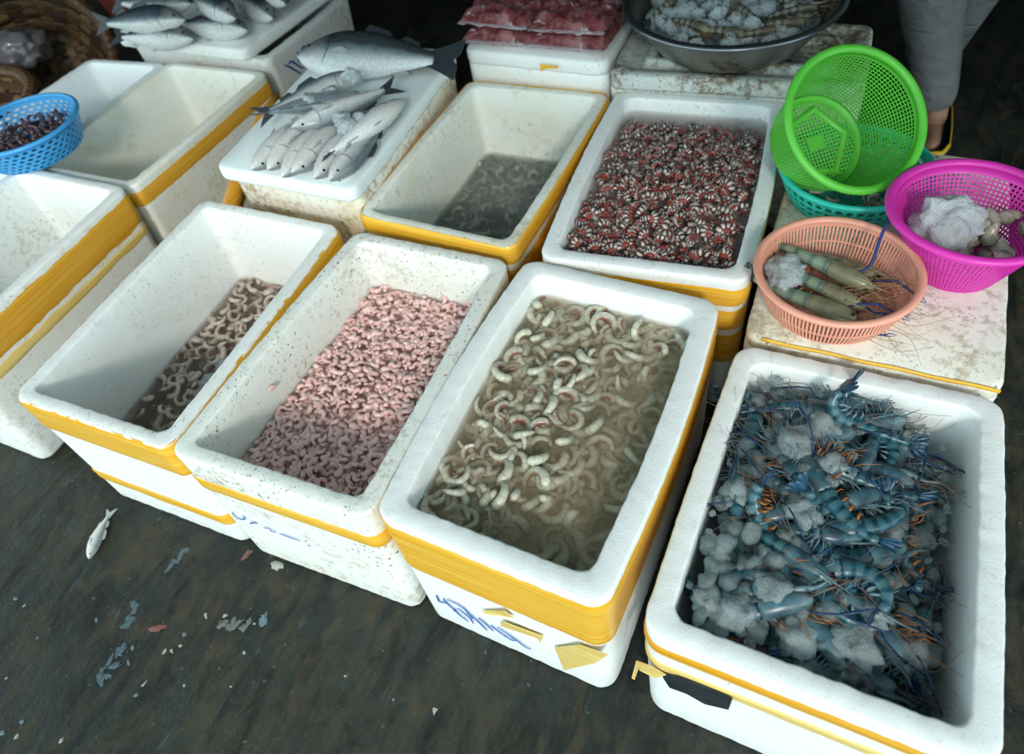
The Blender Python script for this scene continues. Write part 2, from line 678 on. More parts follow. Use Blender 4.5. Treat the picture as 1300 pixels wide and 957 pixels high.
    def ribbon(self, pxs, width, mat=INK, side=0, zmap=None, name='lettering', n=None):
        pts = []
        for p in pxs:
            P, nrm = self.front_stroke(p, side, 0.0032, zmap)
            pts.append(P)
        path = bez(pts, n or max(6, len(pts) * 4))
        return path, nrm

    def strokes(self, stroke_list, width, side=0, zmap=None, off=(0, 0), sc=1.0, name='lettering', mat=INK):
        mb = MB()
        for s in stroke_list:
            pts = [(off[0] + x * sc, off[1] + y * sc) for x, y in s]
            path, nrm = self.ribbon(pts, width, side=side, zmap=zmap)
            n = len(path)
            w = [width * (0.55 + 0.45 * math.sin(PI * (0.12 + 0.8 * k / (n - 1)))) for k in range(n)]
            v, f, _, _ = tube(path, w, 6, ell=(0.5, 1.0), up=nrm)
            mb.add(v, f)
        return mb.build(name, mat, self.root, origin=self.origin)


def pix(pts, z):
    return [at(x, y, z).to_2d() for x, y in pts]


SP = {}
# the box of blue prawns: its front edge runs below the picture, so its length comes from the others
c_fl, c_br, c_bl = pix([(811, 800)], 0.36)[0], pix([(1276, 508)], 0.36)[0], pix([(938, 435)], 0.36)[0]
c_fr = Vector((0.325, 0.350))
A = Box([c_fl, c_fr, c_br, c_bl], 0.36, t=0.034, tin=0.014, bow=0.002, r=0.034, seed=1)
A.body(foam_mat('foam_clean', 0.12, seed=1, specks=0.15), 'foam_box', 'white foam box with thin amber tape heaped with blue prawns and ice')
A.tape(0.330, 0.293, TAPE2)
A.tape(0.262, 0.225, TAPE_PALE)
v, f = box_vf(-0.02, 0.30, A.c[0].y - 0.003 + .0, A.c[0].y + 0.004, 0.10, 0.235)

B = Box(pix([(471, 653), (769, 774), (917, 383), (668, 327)], 0.40), 0.40, t=0.037, tp=0.004, tin=0.010, bow=0.012, r=0.034, seed=2)
B.body(foam_mat('foam_white', 0.15, seed=2, specks=0.12), 'foam_box', 'white foam box wrapped in wide yellow tape holding large prawns in murky water')
B.tape(0.388, 0.225, TAPE, layers=11, rag=0.004)
C = Box(pix([(212, 574), (466, 660), (648, 331), (452, 292)], 0.385), 0.385, t=0.031, tp=0.004, tin=0.012, bow=0.005, seed=3)
C.body(foam_mat('foam_speckled', 0.42, (0.84, 0.86, 0.82), seed=3, specks=0.9, yellow=0.15), 'foam_box', 'worn white foam box holding small pink peeled prawns')
C.tape(0.315, 0.268, TAPE)
D = Box(pix([(14, 504), (211, 572), (433, 287), (258, 252)], 0.38), 0.38, t=0.029, tp=0.004, tin=0.012, bow=0.003, seed=4)
D.body(foam_mat('foam_bright', 0.20, seed=4, specks=0.4, yellow=0.1), 'foam_box', 'white foam box with two tape bands, low brownish prawns and melting ice inside')
D.tape(0.379, 0.278, TAPE, layers=7, off=0.0022, rag=0.0008)
D.tape(0.125, 0.078, TAPE, rag=0.006)
E_ = Box(pix([(452, 273), (651, 318), (776, 119), (596, 102)], 0.386), 0.386, t=0.026, tin=0.014, bow=0.004, seed=5)
E_.body(foam_mat('foam_grimy', 0.48, (0.80, 0.83, 0.78), (0.42, 0.33, 0.16), seed=5, specks=0.6, yellow=0.45), 'foam_box', 'grimy foam box beside the silver fish lid, dark water covering prawns')
E_.tape(0.3875, 0.335, TAPE, off=0.0026)
E_.tape(0.330, 0.20, TAPE2, layers=6)
FB = Box(pix([(682, 326), (952, 359), (999, 128), (783, 114)], 0.40), 0.40, t=0.032, tin=0.010, bow=0.008, r=0.034, seed=6)
FB.body(foam_mat('foam_soft', 0.22, (0.84, 0.87, 0.87), seed=6, specks=0.35), 'foam_box', 'white foam box filled to the rim with striped tiger prawns')
FB.tape(0.378, 0.325, TAPE)
FB.tape(0.320, 0.255, TAPE)
FB.tape(0.250, 0.15, TAPE2, layers=6)
g = pix([(166, 239), (341, 91), (214, 78)], 0.381)
G = Box([Vector((g[2].x + 0.0, g[0].y)), g[0], g[1], g[2]], 0.381, t=0.026, tin=0.014, bow=0.003, seed=7)
G.body(foam_mat('foam_yellowed', 0.36, (0.83, 0.85, 0.80), (0.48, 0.40, 0.20), seed=7, specks=0.25, yellow=0.4), 'foam_box', 'empty yellowed foam box with a slanting tape strip')
G.tape(0.362, 0.310, TAPE2)
# a strip of tape slanting down the +x face
x1 = max(G.c[1].x, G.c[2].x)
yb = G.c[2].y
mb = MB()
sl = [(yb + 0.002, 0.315, 0.215), (yb - 0.10, 0.305, 0.20), (yb - 0.24, 0.24, 0.15), (yb - 0.40, 0.14, 0.045)]
vv = []
for (y_, zt, zb) in sl:
    xx = G.c[1].lerp(G.c[2], (y_ - G.c[1].y) / (yb - G.c[1].y)).x
    for zz in (zt, zb):
        vv.append((xx - G.oins(zz) + 0.0032, y_, zz))
mb.add(vv, [(2 * i, 2 * i + 1, 2 * i + 3, 2 * i + 2) for i in range(3)])
o = mb.build('tape', TAPE2, G.root, origin=G.origin)
o.modifiers.new('solid', 'SOLIDIFY').thickness = 0.002

i_ = pix([(214, 80), (114, 74), (0, 149)], 0.378)
IB = Box([Vector((i_[1].x + 0.0, 0.985)), Vector((i_[0].x - 0.006, 0.985)), Vector((i_[0].x - 0.006, i_[0].y)), i_[1]], 0.378, t=0.026, tin=0.012, bow=0.003, seed=8)
IB.body(foam_mat('foam_blueish', 0.15, (0.80, 0.86, 0.88), seed=8, specks=0.2), 'foam_box', 'clean empty foam box between the wicker baskets and a yellowed box')
h = pix([(161, 237), (0, 383)], 0.40)
hx = h[0].x + (h[1].x - h[0].x) * (0.36 - h[0].y) / (h[1].y - h[0].y)
HB = Box([Vector((hx - 0.41, 0.36)), Vector((hx, 0.36)), Vector((h[0].x, h[0].y - 0.0)), Vector((h[0].x - 0.41, h[0].y))], 0.40, t=0.028, tin=0.012, bow=0.004, seed=9)
HB.body(foam_mat('foam_scuffed', 0.35, (0.85, 0.87, 0.85), seed=9, specks=0.5), 'foam_box', 'empty foam box wrapped in crumpled amber tape near the small floor fish')
HB.tape(0.388, 0.295, TAPE2, layers=7, rag=0.006)
HB.tape(0.290, 0.262, TAPE_PALE, rag=0.006)


# boxes that carry lids
def lid(name, corners, z0, z1, mat, label, r=0.03, ridge=None, seed=0, bow=0.002, group=None):
    c = [V2(p) for p in corners]
    base = sum(c, Vector((0, 0))) / 4
    org = Vector((base.x, base.y, z0))
    Lp = []
    for ins, z in ((0.008, z0), (0.002, z0 + 0.004), (0.0, z0 + 0.010), (0.0, z1 - 0.010), (0.002, z1 - 0.004), (0.009, z1)):
        Lp.append([p + Vector((noise.noise(p * 22 + Vector((seed, 0, 0))), noise.noise(p * 22 + Vector((0, seed, 5))), 0)) * 0.0014
                   for p in rquad(c, ins, r, z, bow)])
    if ridge:   # raised border inside the edge, then a sunk panel
        Lp.append(rquad(c, ridge, r * 0.7, z1, 0))
        Lp.append(rquad(c, ridge + 0.004, r * 0.7, z1 - 0.009, 0))
        Lp.append(rquad(c, ridge + 0.035, r * 0.6, z1 - 0.009, 0))
        Lp.append(rquad(c, ridge + 0.039, r * 0.6, z1 + 0.002, 0))
        Lp.append(rquad(c, ridge + 0.062, r * 0.5, z1 + 0.002, 0))
        Lp.append(rquad(c, ridge + 0.066, r * 0.5, z1 - 0.007, 0))
    v, f = loft(Lp)
    root = empty(name, org)
    tag(root, label, 'foam lid', group, 'thing')
    mesh('panel', v, f, mat, root, origin=org)
    return root


KZ = 0.452
kc = pix([(270, 211), (447, 243), (581, 63)], KZ)
k_fl, k_fr, k_br = kc
k_bl = k_fl + (k_br - k_fr)
K = Box([k_fl + Vector((.018, .02)), k_fr + Vector((-.004, .02)), k_br + Vector((-.006, -.015)), k_bl + Vector((.018, -.015))], 0.412, seed=10)
K.body(foam_mat('foam_stained', 0.75, (0.80, 0.79, 0.72), (0.33, 0.21, 0.09), seed=10, specks=0.6, yellow=0.5), 'foam_box', 'stained foam box under the lid of silver fish')
lid('foam_slab', [k_fl, k_fr, k_br, k_bl], 0.412, KZ, foam_mat('foam_wet', 0.10, (0.80, 0.88, 0.89), (0.45, 0.36, 0.25), seed=11, specks=0.1), 'wet white foam lid with a large grey fish and a heap of small fish', seed=2)

NZ = 0.462
nf, nr_ = pix([(581, 70), (764, 88)], NZ)
NB = Box([nf + Vector((0, .02)), nr_ + Vector((0, .02)), nr_ + Vector((-.02, .55)), nf + Vector((-.02, .55))], 0.42, seed=12)
NB.c = [p + Vector((0, 0.015)) for p in NB.c]
NB.body(foam_mat('foam_pale', 0.15, seed=12), 'foam_box', 'white foam box beneath the bagged red seafood')
NL = lid('foam_slab', [nf + Vector((0, .03)), nr_ + Vector((0, .03)), nr_ + Vector((-.02, .57)), nf + Vector((-.02, .57))], 0.42, NZ, foam_mat('foam_lid_white', 0.15, seed=13), 'thick white foam lid under bags of red seafood', seed=3)
OZ = 0.44
of, or_ = pix([(768, 97), (1100, 112)], OZ)
ob = pix([(1110, 30)], OZ)[0]
oc = [of + Vector((0.004, 0.01)), or_ + Vector((0, 0.0)), ob, Vector((of.x - 0.01, ob.y - 0.02))]
OB = Box([p.copy() for p in oc], 0.398, seed=14)
OB.body(foam_mat('foam_dirty', 0.7, (0.70, 0.72, 0.68), seed=14, specks=0.6), 'foam_box', 'dirty foam box below the steel basin')
lid('foam_slab', oc, 0.398, OZ, foam_mat('foam_filthy', 0.95, (0.56, 0.60, 0.58), (0.16, 0.11, 0.06), seed=15, specks=0.9, yellow=0.2), 'filthy ridged foam lid under the steel basin', ridge=0.035, seed=4)
LZ = 0.358
lf, lr, lr2 = pix([(941, 431), (1277, 505), (1284, 348)], LZ)
ldir = (lr2 - lr).normalized()
lc = [lf + Vector((0.002, 0.014)), lr + Vector((0, 0.014)), lr + Vector((0.006, 0.66)), Vector((lf.x - 0.004, lf.y + 0.665))]
LB = Box([p.copy() for p in lc], 0.320, seed=16)
LB.body(foam_mat('foam_cream', 0.4, (0.80, 0.80, 0.74), seed=16), 'foam_box', 'cream foam box under the baskets')
lid('foam_slab', lc, 0.320, LZ, foam_mat('foam_cracked', 0.62, (0.84, 0.82, 0.74), (0.34, 0.25, 0.13), seed=17, specks=1.0, yellow=0.35), 'cracked cream foam lid carrying the coloured plastic baskets', seed=5)
lq = inset_quad([V2(p) for p in lc], -0.0015)
tp_pts = [Vector((lq[0].lerp(lq[1], t).x, lq[0].lerp(lq[1], t).y + 0.002, LZ - 0.004 + 0.0012 * math.sin(t * 23))) for t in np.linspace(0.08, 0.98, 24)]
v, f, _, _ = tube(tp_pts, 0.0045, 6, ell=(1.0, 0.6))
lid_obj = [o_ for o_ in col.objects if o_.get('label', '').startswith('cracked cream')][0]
mesh('tape', v, f, TAPE, lid_obj, origin=lid_obj.location)
MZ = 0.44
mf, mr = pix([(140, 46), (305, 66)], MZ)
mc = [mf + Vector((0, .01)), mr + Vector((0, .01)), mr + Vector((0.03, .50)), mf + Vector((0.03, .50))]
MBX = Box([mf + Vector((.03, .035)), Vector((-1.668, mr.y + .035)), Vector((-1.655, mr.y + .50)), mf + Vector((.05, .50))], 0.398, seed=18, tp=0.02)
MBX.body(foam_mat('foam_greyish', 0.45, (0.72, 0.74, 0.73), (0.40, 0.30, 0.18), seed=18, specks=0.3), 'foam_box', 'greyish foam box with blue handwriting under the tray of mackerel')
lid('foam_tray', mc, 0.398, MZ, foam_mat('foam_tray_white', 0.3, (0.82, 0.85, 0.85), seed=19, yellow=0.2), 'white foam tray holding dark backed mackerel', seed=6)

# handwriting in blue ink
zB = lambda z: z * 0.82 + 0.035
B.strokes([[(135, 125), (160, 175), (180, 205), (240, 215)], [(210, 155), (260, 220), (330, 290), (350, 320)],
           [(250, 160), (360, 215), (440, 270), (500, 340), (540, 390)], [(340, 290), (400, 360), (500, 440)],
           [(370, 270), (440, 330), (510, 390), (555, 460)], [(500, 340), (570, 400), (640, 470), (705, 540)],
           [(600, 380), (680, 450), (770, 540)], [(740, 465), (810, 530), (950, 630), (1010, 645)],
           [(810, 485), (930, 570), (1020, 640), (1120, 720), (1180, 745)]], 0.0021, zmap=zB, off=(540, 745), sc=0.1154)
C.strokes([[(145, 155), (180, 205), (250, 250), (310, 250), (285, 190)], [(385, 315), (430, 295), (475, 305)],
           [(560, 360), (620, 370), (660, 410), (710, 420)], [(760, 440), (820, 460), (1020, 530)],
           [(1070, 515), (1100, 530)], [(1120, 590), (1150, 600)]], 0.0016, zmap=zB, off=(280, 635), sc=0.1)
MBX.strokes([[(285, 585), (380, 620), (480, 680), (580, 740)], [(360, 570), (400, 520), (480, 560), (570, 620), (640, 630)],
             [(505, 350), (545, 410), (580, 480), (640, 560), (680, 610)], [(520, 500), (580, 540), (640, 600)],
             [(600, 350), (590, 300), (630, 255), (700, 260)]], 0.0035, side=1, off=(340, 40), sc=0.0731)


# loose ends of tape
def face_patch(bx, pxs, mat, name='tape_flap', side=0, zmap=None, lift=0.004):
    pts = []
    for i, p in enumerate(pxs):
        P, nrm = bx.front_stroke(p, side, lift + 0.002 * (i % 2), zmap)
        pts.append(P)
    o = mesh(name, pts, [tuple(range(len(pts)))], mat, bx.root, smooth=False, origin=bx.origin)
    o.modifiers.new('solid', 'SOLIDIFY').thickness = 0.0012
    return o


face_patch(B, [(705, 824), (735, 816), (772, 828), (757, 842), (718, 858)], TAPE_PALE, zmap=zB)
face_patch(B, [(636, 797), (640, 790), (690, 808), (687, 818), (682, 811)], TAPE_PALE, zmap=zB)
face_patch(B, [(612, 776), (640, 772), (652, 782), (617, 780)], TAPE_PALE, zmap=zB)
face_patch(A, [(809, 838), (828, 846), (846, 856), (832, 860), (812, 850)], TAPE_PALE)
face_patch(A, [(808, 838), (813, 842), (806, 862), (802, 860)], TAPE_PALE, lift=0.006)
# dark printed block on the box of blue prawns
face_patch(A, [(838, 853), (860, 858), (890, 868), (930, 886), (925, 900), (895, 893), (872, 880), (850, 872)], plain('dark_print', (0.02, 0.03, 0.035), 0.5, var=0.5), 'print', lift=0.0022)
# tape scrap on the lid of the bagged seafood
v, f = box_vf(-0.045, 0.0, -0.001, 0.001, -0.006, 0.0)
p = pix([(690, 83)], NZ)[0]
o = mesh('tape_scrap', [Vector(q) for q in [(-0.02, 0, 0), (0.03, 0, -0.002), (0.03, 0, -0.008), (0.0, 0, -0.010), (-0.02, 0, -0.02)]], [(0, 1, 2, 3, 4)], TAPE, NL, smooth=False)
o.location = Vector((p.x, p.y + 0.023, NZ - 0.010)) - NL.location
o.modifiers.new('solid', 'SOLIDIFY').thickness = 0.0015


# ------------------------------------------------------------------ prawns in the boxes
def crescent(arc=4.2, th=0.42, n=15, seg=8, fan=True, ridges=0.07, flat=1.0, wob=0.0):
    """curled tail lying in the xy plane, outer radius about 1; attributes u along it, w 1 on the back .. 0 inside"""
    path, rad, ell = [], [], []
    for i in range(n):
        u = i / (n - 1)
        a = -arc / 2 + arc * u
        rr = (1 - th * 0.5) * (1 - 0.12 * u)
        path.append(Vector((math.cos(a) * rr, math.sin(a) * rr, wob * math.sin(u * 5))))
        t = th * (0.50 + 0.55 * math.sin(min(1, u * 5) * PI / 2)) * (1 - 0.62 * u ** 1.2) * (0.5 if i == 0 else 1)
        t *= 1 - ridges * (i % 2)
        e = (1.0 * flat, 1.0)
        if fan and u > 0.90:
            t *= 1.0 if u < 0.99 else 1.5
            e = (0.35, 1.0)
        rad.append(t * 0.62)
        ell.append(e)
    v, f, u, w = tube(path, rad, seg, ell=ell, up=(0, 0, 1))
    ww = []
    for p, uu in zip(v, u):
        rxy = math.hypot(p.x, p.y)
        ww.append(max(0.0, min(1.0, (rxy - (1 - th * 1.1)) / (th * 1.15))))
    return v, f, u, ww


def proto(name, mat, seed=0, **kw):
    v, f, u, w = crescent(**kw)
    return dict(adj=('tightly curled' if kw.get('arc', 3) > 3.9 else 'curled' if kw.get('arc', 3) > 2.9 else 'half straightened'), v=np.array([tuple(p) for p in v]), f=f, u=u, w=w, me=mk_mesh(name, v, f, mat, True, {'u': u, 'w': w, 'rnd': [0.0] * len(v)}))


def scatter(n, mind, tries=40, rnd=random, test=None, ur=(0.02, 0.98), vr=(0.02, 0.98), asp=1.5):
    pts = []
    fails = 0
    while len(pts) < n and fails < 4000:
        u, v = rnd.uniform(*ur), rnd.uniform(*vr)
        if test and not test(u, v):
            fails += 1
            continue
        if all((u - a) ** 2 + ((v - b_) * asp) ** 2 > mind * mind for a, b_ in pts[-900:]):
            pts.append((u, v))
        else:
            fails += 1
    return pts


def quat_rand(rnd, flat):
    tilt = rnd.gauss(0, flat)
    ax = Vector((math.cos(rnd.uniform(0, 2 * PI)), math.sin(rnd.uniform(0, 2 * PI)), 0))
    q = Quaternion(ax, tilt) @ Quaternion((0, 0, 1), rnd.uniform(0, 2 * PI))
    if rnd.random() < 0.5:
        q = q @ Quaternion((1, 0, 0), PI)
    return q


def join_many(protos, places, name, mat):
    V, Fc, U, W, R_ = [], [], [], [], []
    base = 0
    for pr, loc, q, s in places:
        m3 = np.array(q.to_matrix()) * s
        vv = pr['v'] @ m3.T + np.array(loc)
        V.append(vv)
        Fc += [tuple(i + base for i in t) for t in pr['f']]
        U += list(pr['u'])
        W += list(pr['w'])
        R_ += [random.random()] * len(vv)
        base += len(vv)
    return mk_mesh(name, np.vstack(V), Fc, mat, True, {'u': U, 'w': W, 'rnd': R_})


def pile(bx, name, label, cat, group, protos, low, mat, zf, size, n_top, mind, n_low, low_drop, flat=0.35, seed=0,
         stuff_label=None, extra=None, pad=0.001, ztop=0.3, ur=(0.0, 1.0), vr=(0.0, 1.0), limit=300):
    rnd = random.Random(seed)
    places = []
    for u, v_ in scatter(n_top, mind, rnd=rnd, ur=ur, vr=vr):
        z = zf(u, v_) + rnd.uniform(-0.3, 0.3) * size
        p = bx.inner(u, v_, z, pad + size * 0.45)
        places.append((rnd.choice(protos), p, quat_rand(rnd, flat), size * rnd.uniform(0.8, 1.15)))
    places.sort(key=lambda t: (t[1] - CAM_C).length)
    for pr, p, q, s in places[:limit]:
        o = put(name, pr['me'], None, p, q, s)
        tag(o, pr['adj'] + ' ' + label, cat, group)
        if extra:
            put(extra[0], pr['extra'], o)
    lowp = [(rnd.choice(low), t[1], t[2], t[3]) for t in places[limit:]]
    for u, v_ in [(rnd.uniform(*ur), rnd.uniform(*vr)) for _ in range(n_low)]:
        z = zf(u, v_) - rnd.uniform(low_drop * 0.4, low_drop)
        lowp.append((rnd.choice(low), bx.inner(u, v_, z, pad + size * 0.45), quat_rand(rnd, flat * 1.3), size * rnd.uniform(0.85, 1.2)))
    if lowp:
        o = put(name + '_pile', join_many(low, lowp, name + '_pile', mat))
        o.location = (0, 0, 0)
        tag(o, stuff_label or label, cat, None, 'stuff')
    return places


def sm(a, b_, x):
    t = max(0, min(1, (x - a) / (b_ - a)))
    return t * t * (3 - 2 * t)


# pink peeled prawns
PINK = prawn_mat('pink_prawn', (0.86, 0.60, 0.57), (0.76, 0.47, 0.43), (0.60, 0.20, 0.17), 0.5, 0.16)
pk = [proto('peeled_prawn', PINK, arc=a, th=t, n=13, seg=7) for a, t in ((4.2, .80), (3.5, .76), (4.6, .82), (2.6, .68))]
pk_low = [proto('peeled_low', PINK, arc=a, th=.78, n=8, seg=5) for a in (4.2, 3.2)]
CW = 0.262
pile(C, 'peeled_prawn', 'small pink peeled prawn among hundreds in the worn foam box', 'prawn', 'small pink peeled prawns',
     pk, pk_low, PINK, lambda u, v_: CW - 0.003 - 0.008 * sm(0.22, 0.32, v_) * (1 - sm(0.36, 0.45, v_)) * sm(0.05, 0.4, u), 0.0145, 820, 0.0295, 1200, 0.024, 0.4, 21,
     'heap of small pink peeled prawns deeper in the worn foam box')
C.water(CW - 0.001, water_mat('pink_water', (0.80, 0.50, 0.46), 26, (0.90, 0.45, 0.40), 6), 'pink_water', 'thin pinkish water over small peeled prawns')
o = put('peeled_prawn', pk[3]['me'], None, at(331, 520, 0.33), Quaternion((0, 1, 0), PI / 2) @ Quaternion((0, 0, 1), 2.6), 0.014)
tag(o, 'single small peeled prawn stuck on the bare inner foam wall', 'prawn', 'small pink peeled prawns')
px_ = C.inner(0.0, 0.32, 0.315)
o.location = px_ + Vector((0.006, 0, 0))

# large peeled prawns in murky water
GREY = prawn_mat('grey_prawn', (0.56, 0.57, 0.46), (0.34, 0.32, 0.24), (0.20, 0.045, 0.03), 0.95)
gp = [proto('large_peeled_prawn', GREY, arc=a, th=t, n=17, seg=9, wob=w) for a, t, w in ((4.0, .58, .05), (3.4, .54, .1), (4.5, .58, 0), (2.6, .46, .1))]
gp_low = [proto('large_low', GREY, arc=a, th=.56, n=9, seg=6) for a in (4.0, 3.2)]
BW = 0.352


def zB_f(u, v_):
    # mound breaking the surface around the middle of the long -x side, deep water towards the front and +x side
    deep = sm(0.35, 0.95, u) * (1 - sm(0.72, 0.98, v_)) + 0.9 * (1 - sm(0.05, 0.32, v_)) * sm(0.1, 0.6, u) \
        + 0.45 * math.exp(-((u - 0.35) / 0.2) ** 2 - ((v_ - 0.83) / 0.08) ** 2)
    return BW - 0.012 - 0.019 * min(1.15, deep)


pile(B, 'large_peeled_prawn', 'large greyish prawn steeping in the murky water', 'prawn', 'large prawns in murky water',
     gp, gp_low, GREY, zB_f, 0.0275, 300, 0.050, 700, 0.026, 0.45, 22, 'heap of large greyish prawns deep in murky water')
B.water(BW, water_mat('murky_water', (0.52, 0.44, 0.29), 40, (0.62, 0.48, 0.26), 22), 'murky_water', 'murky olive water around large peeled prawns')

# brownish prawns under melting ice
BRN = prawn_mat('brown_prawn', (0.56, 0.50, 0.42), (0.40, 0.30, 0.25), (0.25, 0.09, 0.06), 0.8)
bp_ = [proto('brown_prawn', BRN, arc=a, th=t, n=14, seg=7, wob=.06) for a, t in ((4.0, .58), (3.2, .54), (4.6, .58))]
bp_low = [proto('brown_low', BRN, arc=a, th=.44, n=8, seg=5) for a in (4.0, 3.2)]
DW = 0.165
pile(D, 'brown_prawn', 'brownish prawn in the shallow water of the double taped box', 'prawn', 'brownish prawns beside melting ice',
     bp_, bp_low, BRN, lambda u, v_: DW - 0.006 - 0.02 * sm(0.35, 0.05, v_) * 1.0, 0.023, 230, 0.055, 300, 0.04, 0.4, 23, 'heap of brownish prawns under shallow dark water')
D.water(DW, water_mat('brown_water', (0.36, 0.29, 0.24), 26, (0.52, 0.40, 0.32), 20), 'brown_water', 'shallow brown water with prawns and melting ice')

# submerged prawns in the grimy box
DK = prawn_mat('dull_prawn', (0.36, 0.37, 0.35), (0.24, 0.23, 0.22), (0.22, 0.10, 0.08), 0.7)
dp = [proto('dull_prawn', DK, arc=a, th=t, n=12, seg=7) for a, t in ((3.8, .58), (3.0, .54), (4.6, .6))]
dp_low = [proto('dull_low', DK, arc=a, th=.44, n=8, seg=5) for a in (4.0, 3.2)]
EW = 0.185
pile(E_, 'dull_prawn', 'dull grey prawn sunk under dark water in the grimy box', 'prawn', 'sunken prawns in the grimy box',
     dp, dp_low, DK, lambda u, v_: EW - 0.017, 0.021, 210, 0.058, 200, 0.04, 0.4, 24, 'heap of dull grey prawns sunk in dark water')
E_.water(EW, water_mat('dark_water', (0.30, 0.33, 0.31), 50, (0.42, 0.46, 0.44), 24), 'dark_water', 'dark grey water in the grimy foam box')

# tiger prawns heaped to the rim
TIG = band_mat('tiger_shell', (0.66, 0.62, 0.56), (0.03, 0.03, 0.035), (0.34, 0.10, 0.085), 40.0, 0.42, 0.62, inner=(0.26, 0.04, 0.035))
REDLEG = plain('red_swimmerets', (0.38, 0.075, 0.06), 0.35, var=0.4)
tg = []
for a, t in ((3.2, .62), (2.4, .56), (4.0, .64), (1.5, .48)):
    pr = proto('tiger_prawn', TIG, arc=a, th=t, n=16, seg=8)
    mbx = MB()
    for k in range(10):
        u = 0.06 + 0.8 * k / 10
        ang = -a / 2 + a * u
        r0 = (1 - t * 0.5) * (1 - 0.12 * u) - t * 0.35
        for s in (-1, 1):
            p0 = Vector((math.cos(ang) * r0, math.sin(ang) * r0, s * t * 0.28))
            p1 = Vector((math.cos(ang + .18) * (r0 - 0.30), math.sin(ang + .18) * (r0 - 0.30), s * t * 0.42))
            vv, ff, _, _ = tube([p0, (p0 + p1) / 2, p1], [0.075, 0.055, 0.015], 4)
            mbx.add(vv, ff)
    pr['extra'] = mbx.mesh('swimmerets', REDLEG)
    tg.append(pr)
tg_low = [proto('tiger_low', TIG, arc=a, th=.58, n=10, seg=6) for a in (3.8, 3.0, 1.8)]
FW = 0.372


def zF_f(u, v_):
    return FW + 0.006 * math.exp(-((u - .5) / .4) ** 2) - 0.034 * sm(0.84, 0.98, v_) - 0.004


pile(FB, 'tiger_prawn', 'small striped tiger prawn with red legs in the brim full box', 'prawn', 'striped tiger prawns filling a box',
     tg, tg_low, TIG, zF_f, 0.0210, 640, 0.039, 900, 0.028, 0.9, 25, 'heap of striped tiger prawns in the brim full box', extra=('swimmerets',))
FB.water(FW - 0.004, water_mat('red_brown_water', (0.48, 0.38, 0.36), 40, (0.55, 0.42, 0.38), 12), 'red_brown_water', 'reddish brown water around striped tiger prawns')


# ------------------------------------------------------------------ ice
def ice_mesh(name, seed, sub=2, rough=0.35, flat=0.75, mat=None, fine=0.0):
    bm = bmesh.new()
    bmesh.ops.create_icosphere(bm, subdivisions=sub, radius=1.0)
    off = Vector((seed * 5.3, seed * 2.1, seed))
    for vtx in bm.verts:
        d = 1 + rough * noise.noise(vtx.co * 1.3 + off) + rough * 0.5 * noise.noise(vtx.co * 3.1 + off)
        if fine:
            d += fine * noise.noise(vtx.co * 9 + off) + fine * 0.8 * noise.noise(vtx.co * 17 + off)
        vtx.co *= d
        vtx.co.z *= flat
    me = bpy.data.meshes.new(name)
    bm.to_mesh(me)
    bm.free()
    if mat:
        me.materials.append(mat)
    me.polygons.foreach_set('use_smooth', [True] * len(me.polygons))
    return me


def ice_mat(name, c, trans=0.55, rough=0.12):
    m_, nt_, b_ = new_mat(name)
    n_ = noise_n(nt_, coords(nt_), 2.5, 4)
    L(nt_, mixc(nt_, ramp(nt_, n_, [(0.35, 0.0), (0.7, 1.0)]), c, tuple(min(1, x * 1.25) for x in c)), b_.inputs['Base Color'])
    b_.inputs['Roughness'].default_value = rough
    b_.inputs['Transmission Weight'].default_value = trans
    b_.inputs['IOR'].default_value = 1.2
    bump(nt_, b_, noise_n(nt_, coords(nt_), 6, 3), 0.3, 0.2)
    return m_


ICE = ice_mat('clear_ice', (0.70, 0.80, 0.81), 0.85, 0.06)
CRUSH = ice_mat('crushed_ice', (0.66, 0.74, 0.77), 0.5, 0.10)
ICE_M = [ice_mesh('ice_chunk', i, 2, 0.4, random.uniform(0.5, 0.9), ICE) for i in range(7)]
CLUMP_M = [ice_mesh('ice_clump', 30 + i, 3, 0.55, 0.75, ice_mat('clump_ice_%s' % 'abcd'[i], (0.66, 0.75, 0.76), 0.72, 0.08), 0.09) for i in range(4)]
CRUSH_M = [ice_mesh('ice_clump', 20 + i, 4, 0.35, 0.7, CRUSH, 0.16) for i in range(4)]


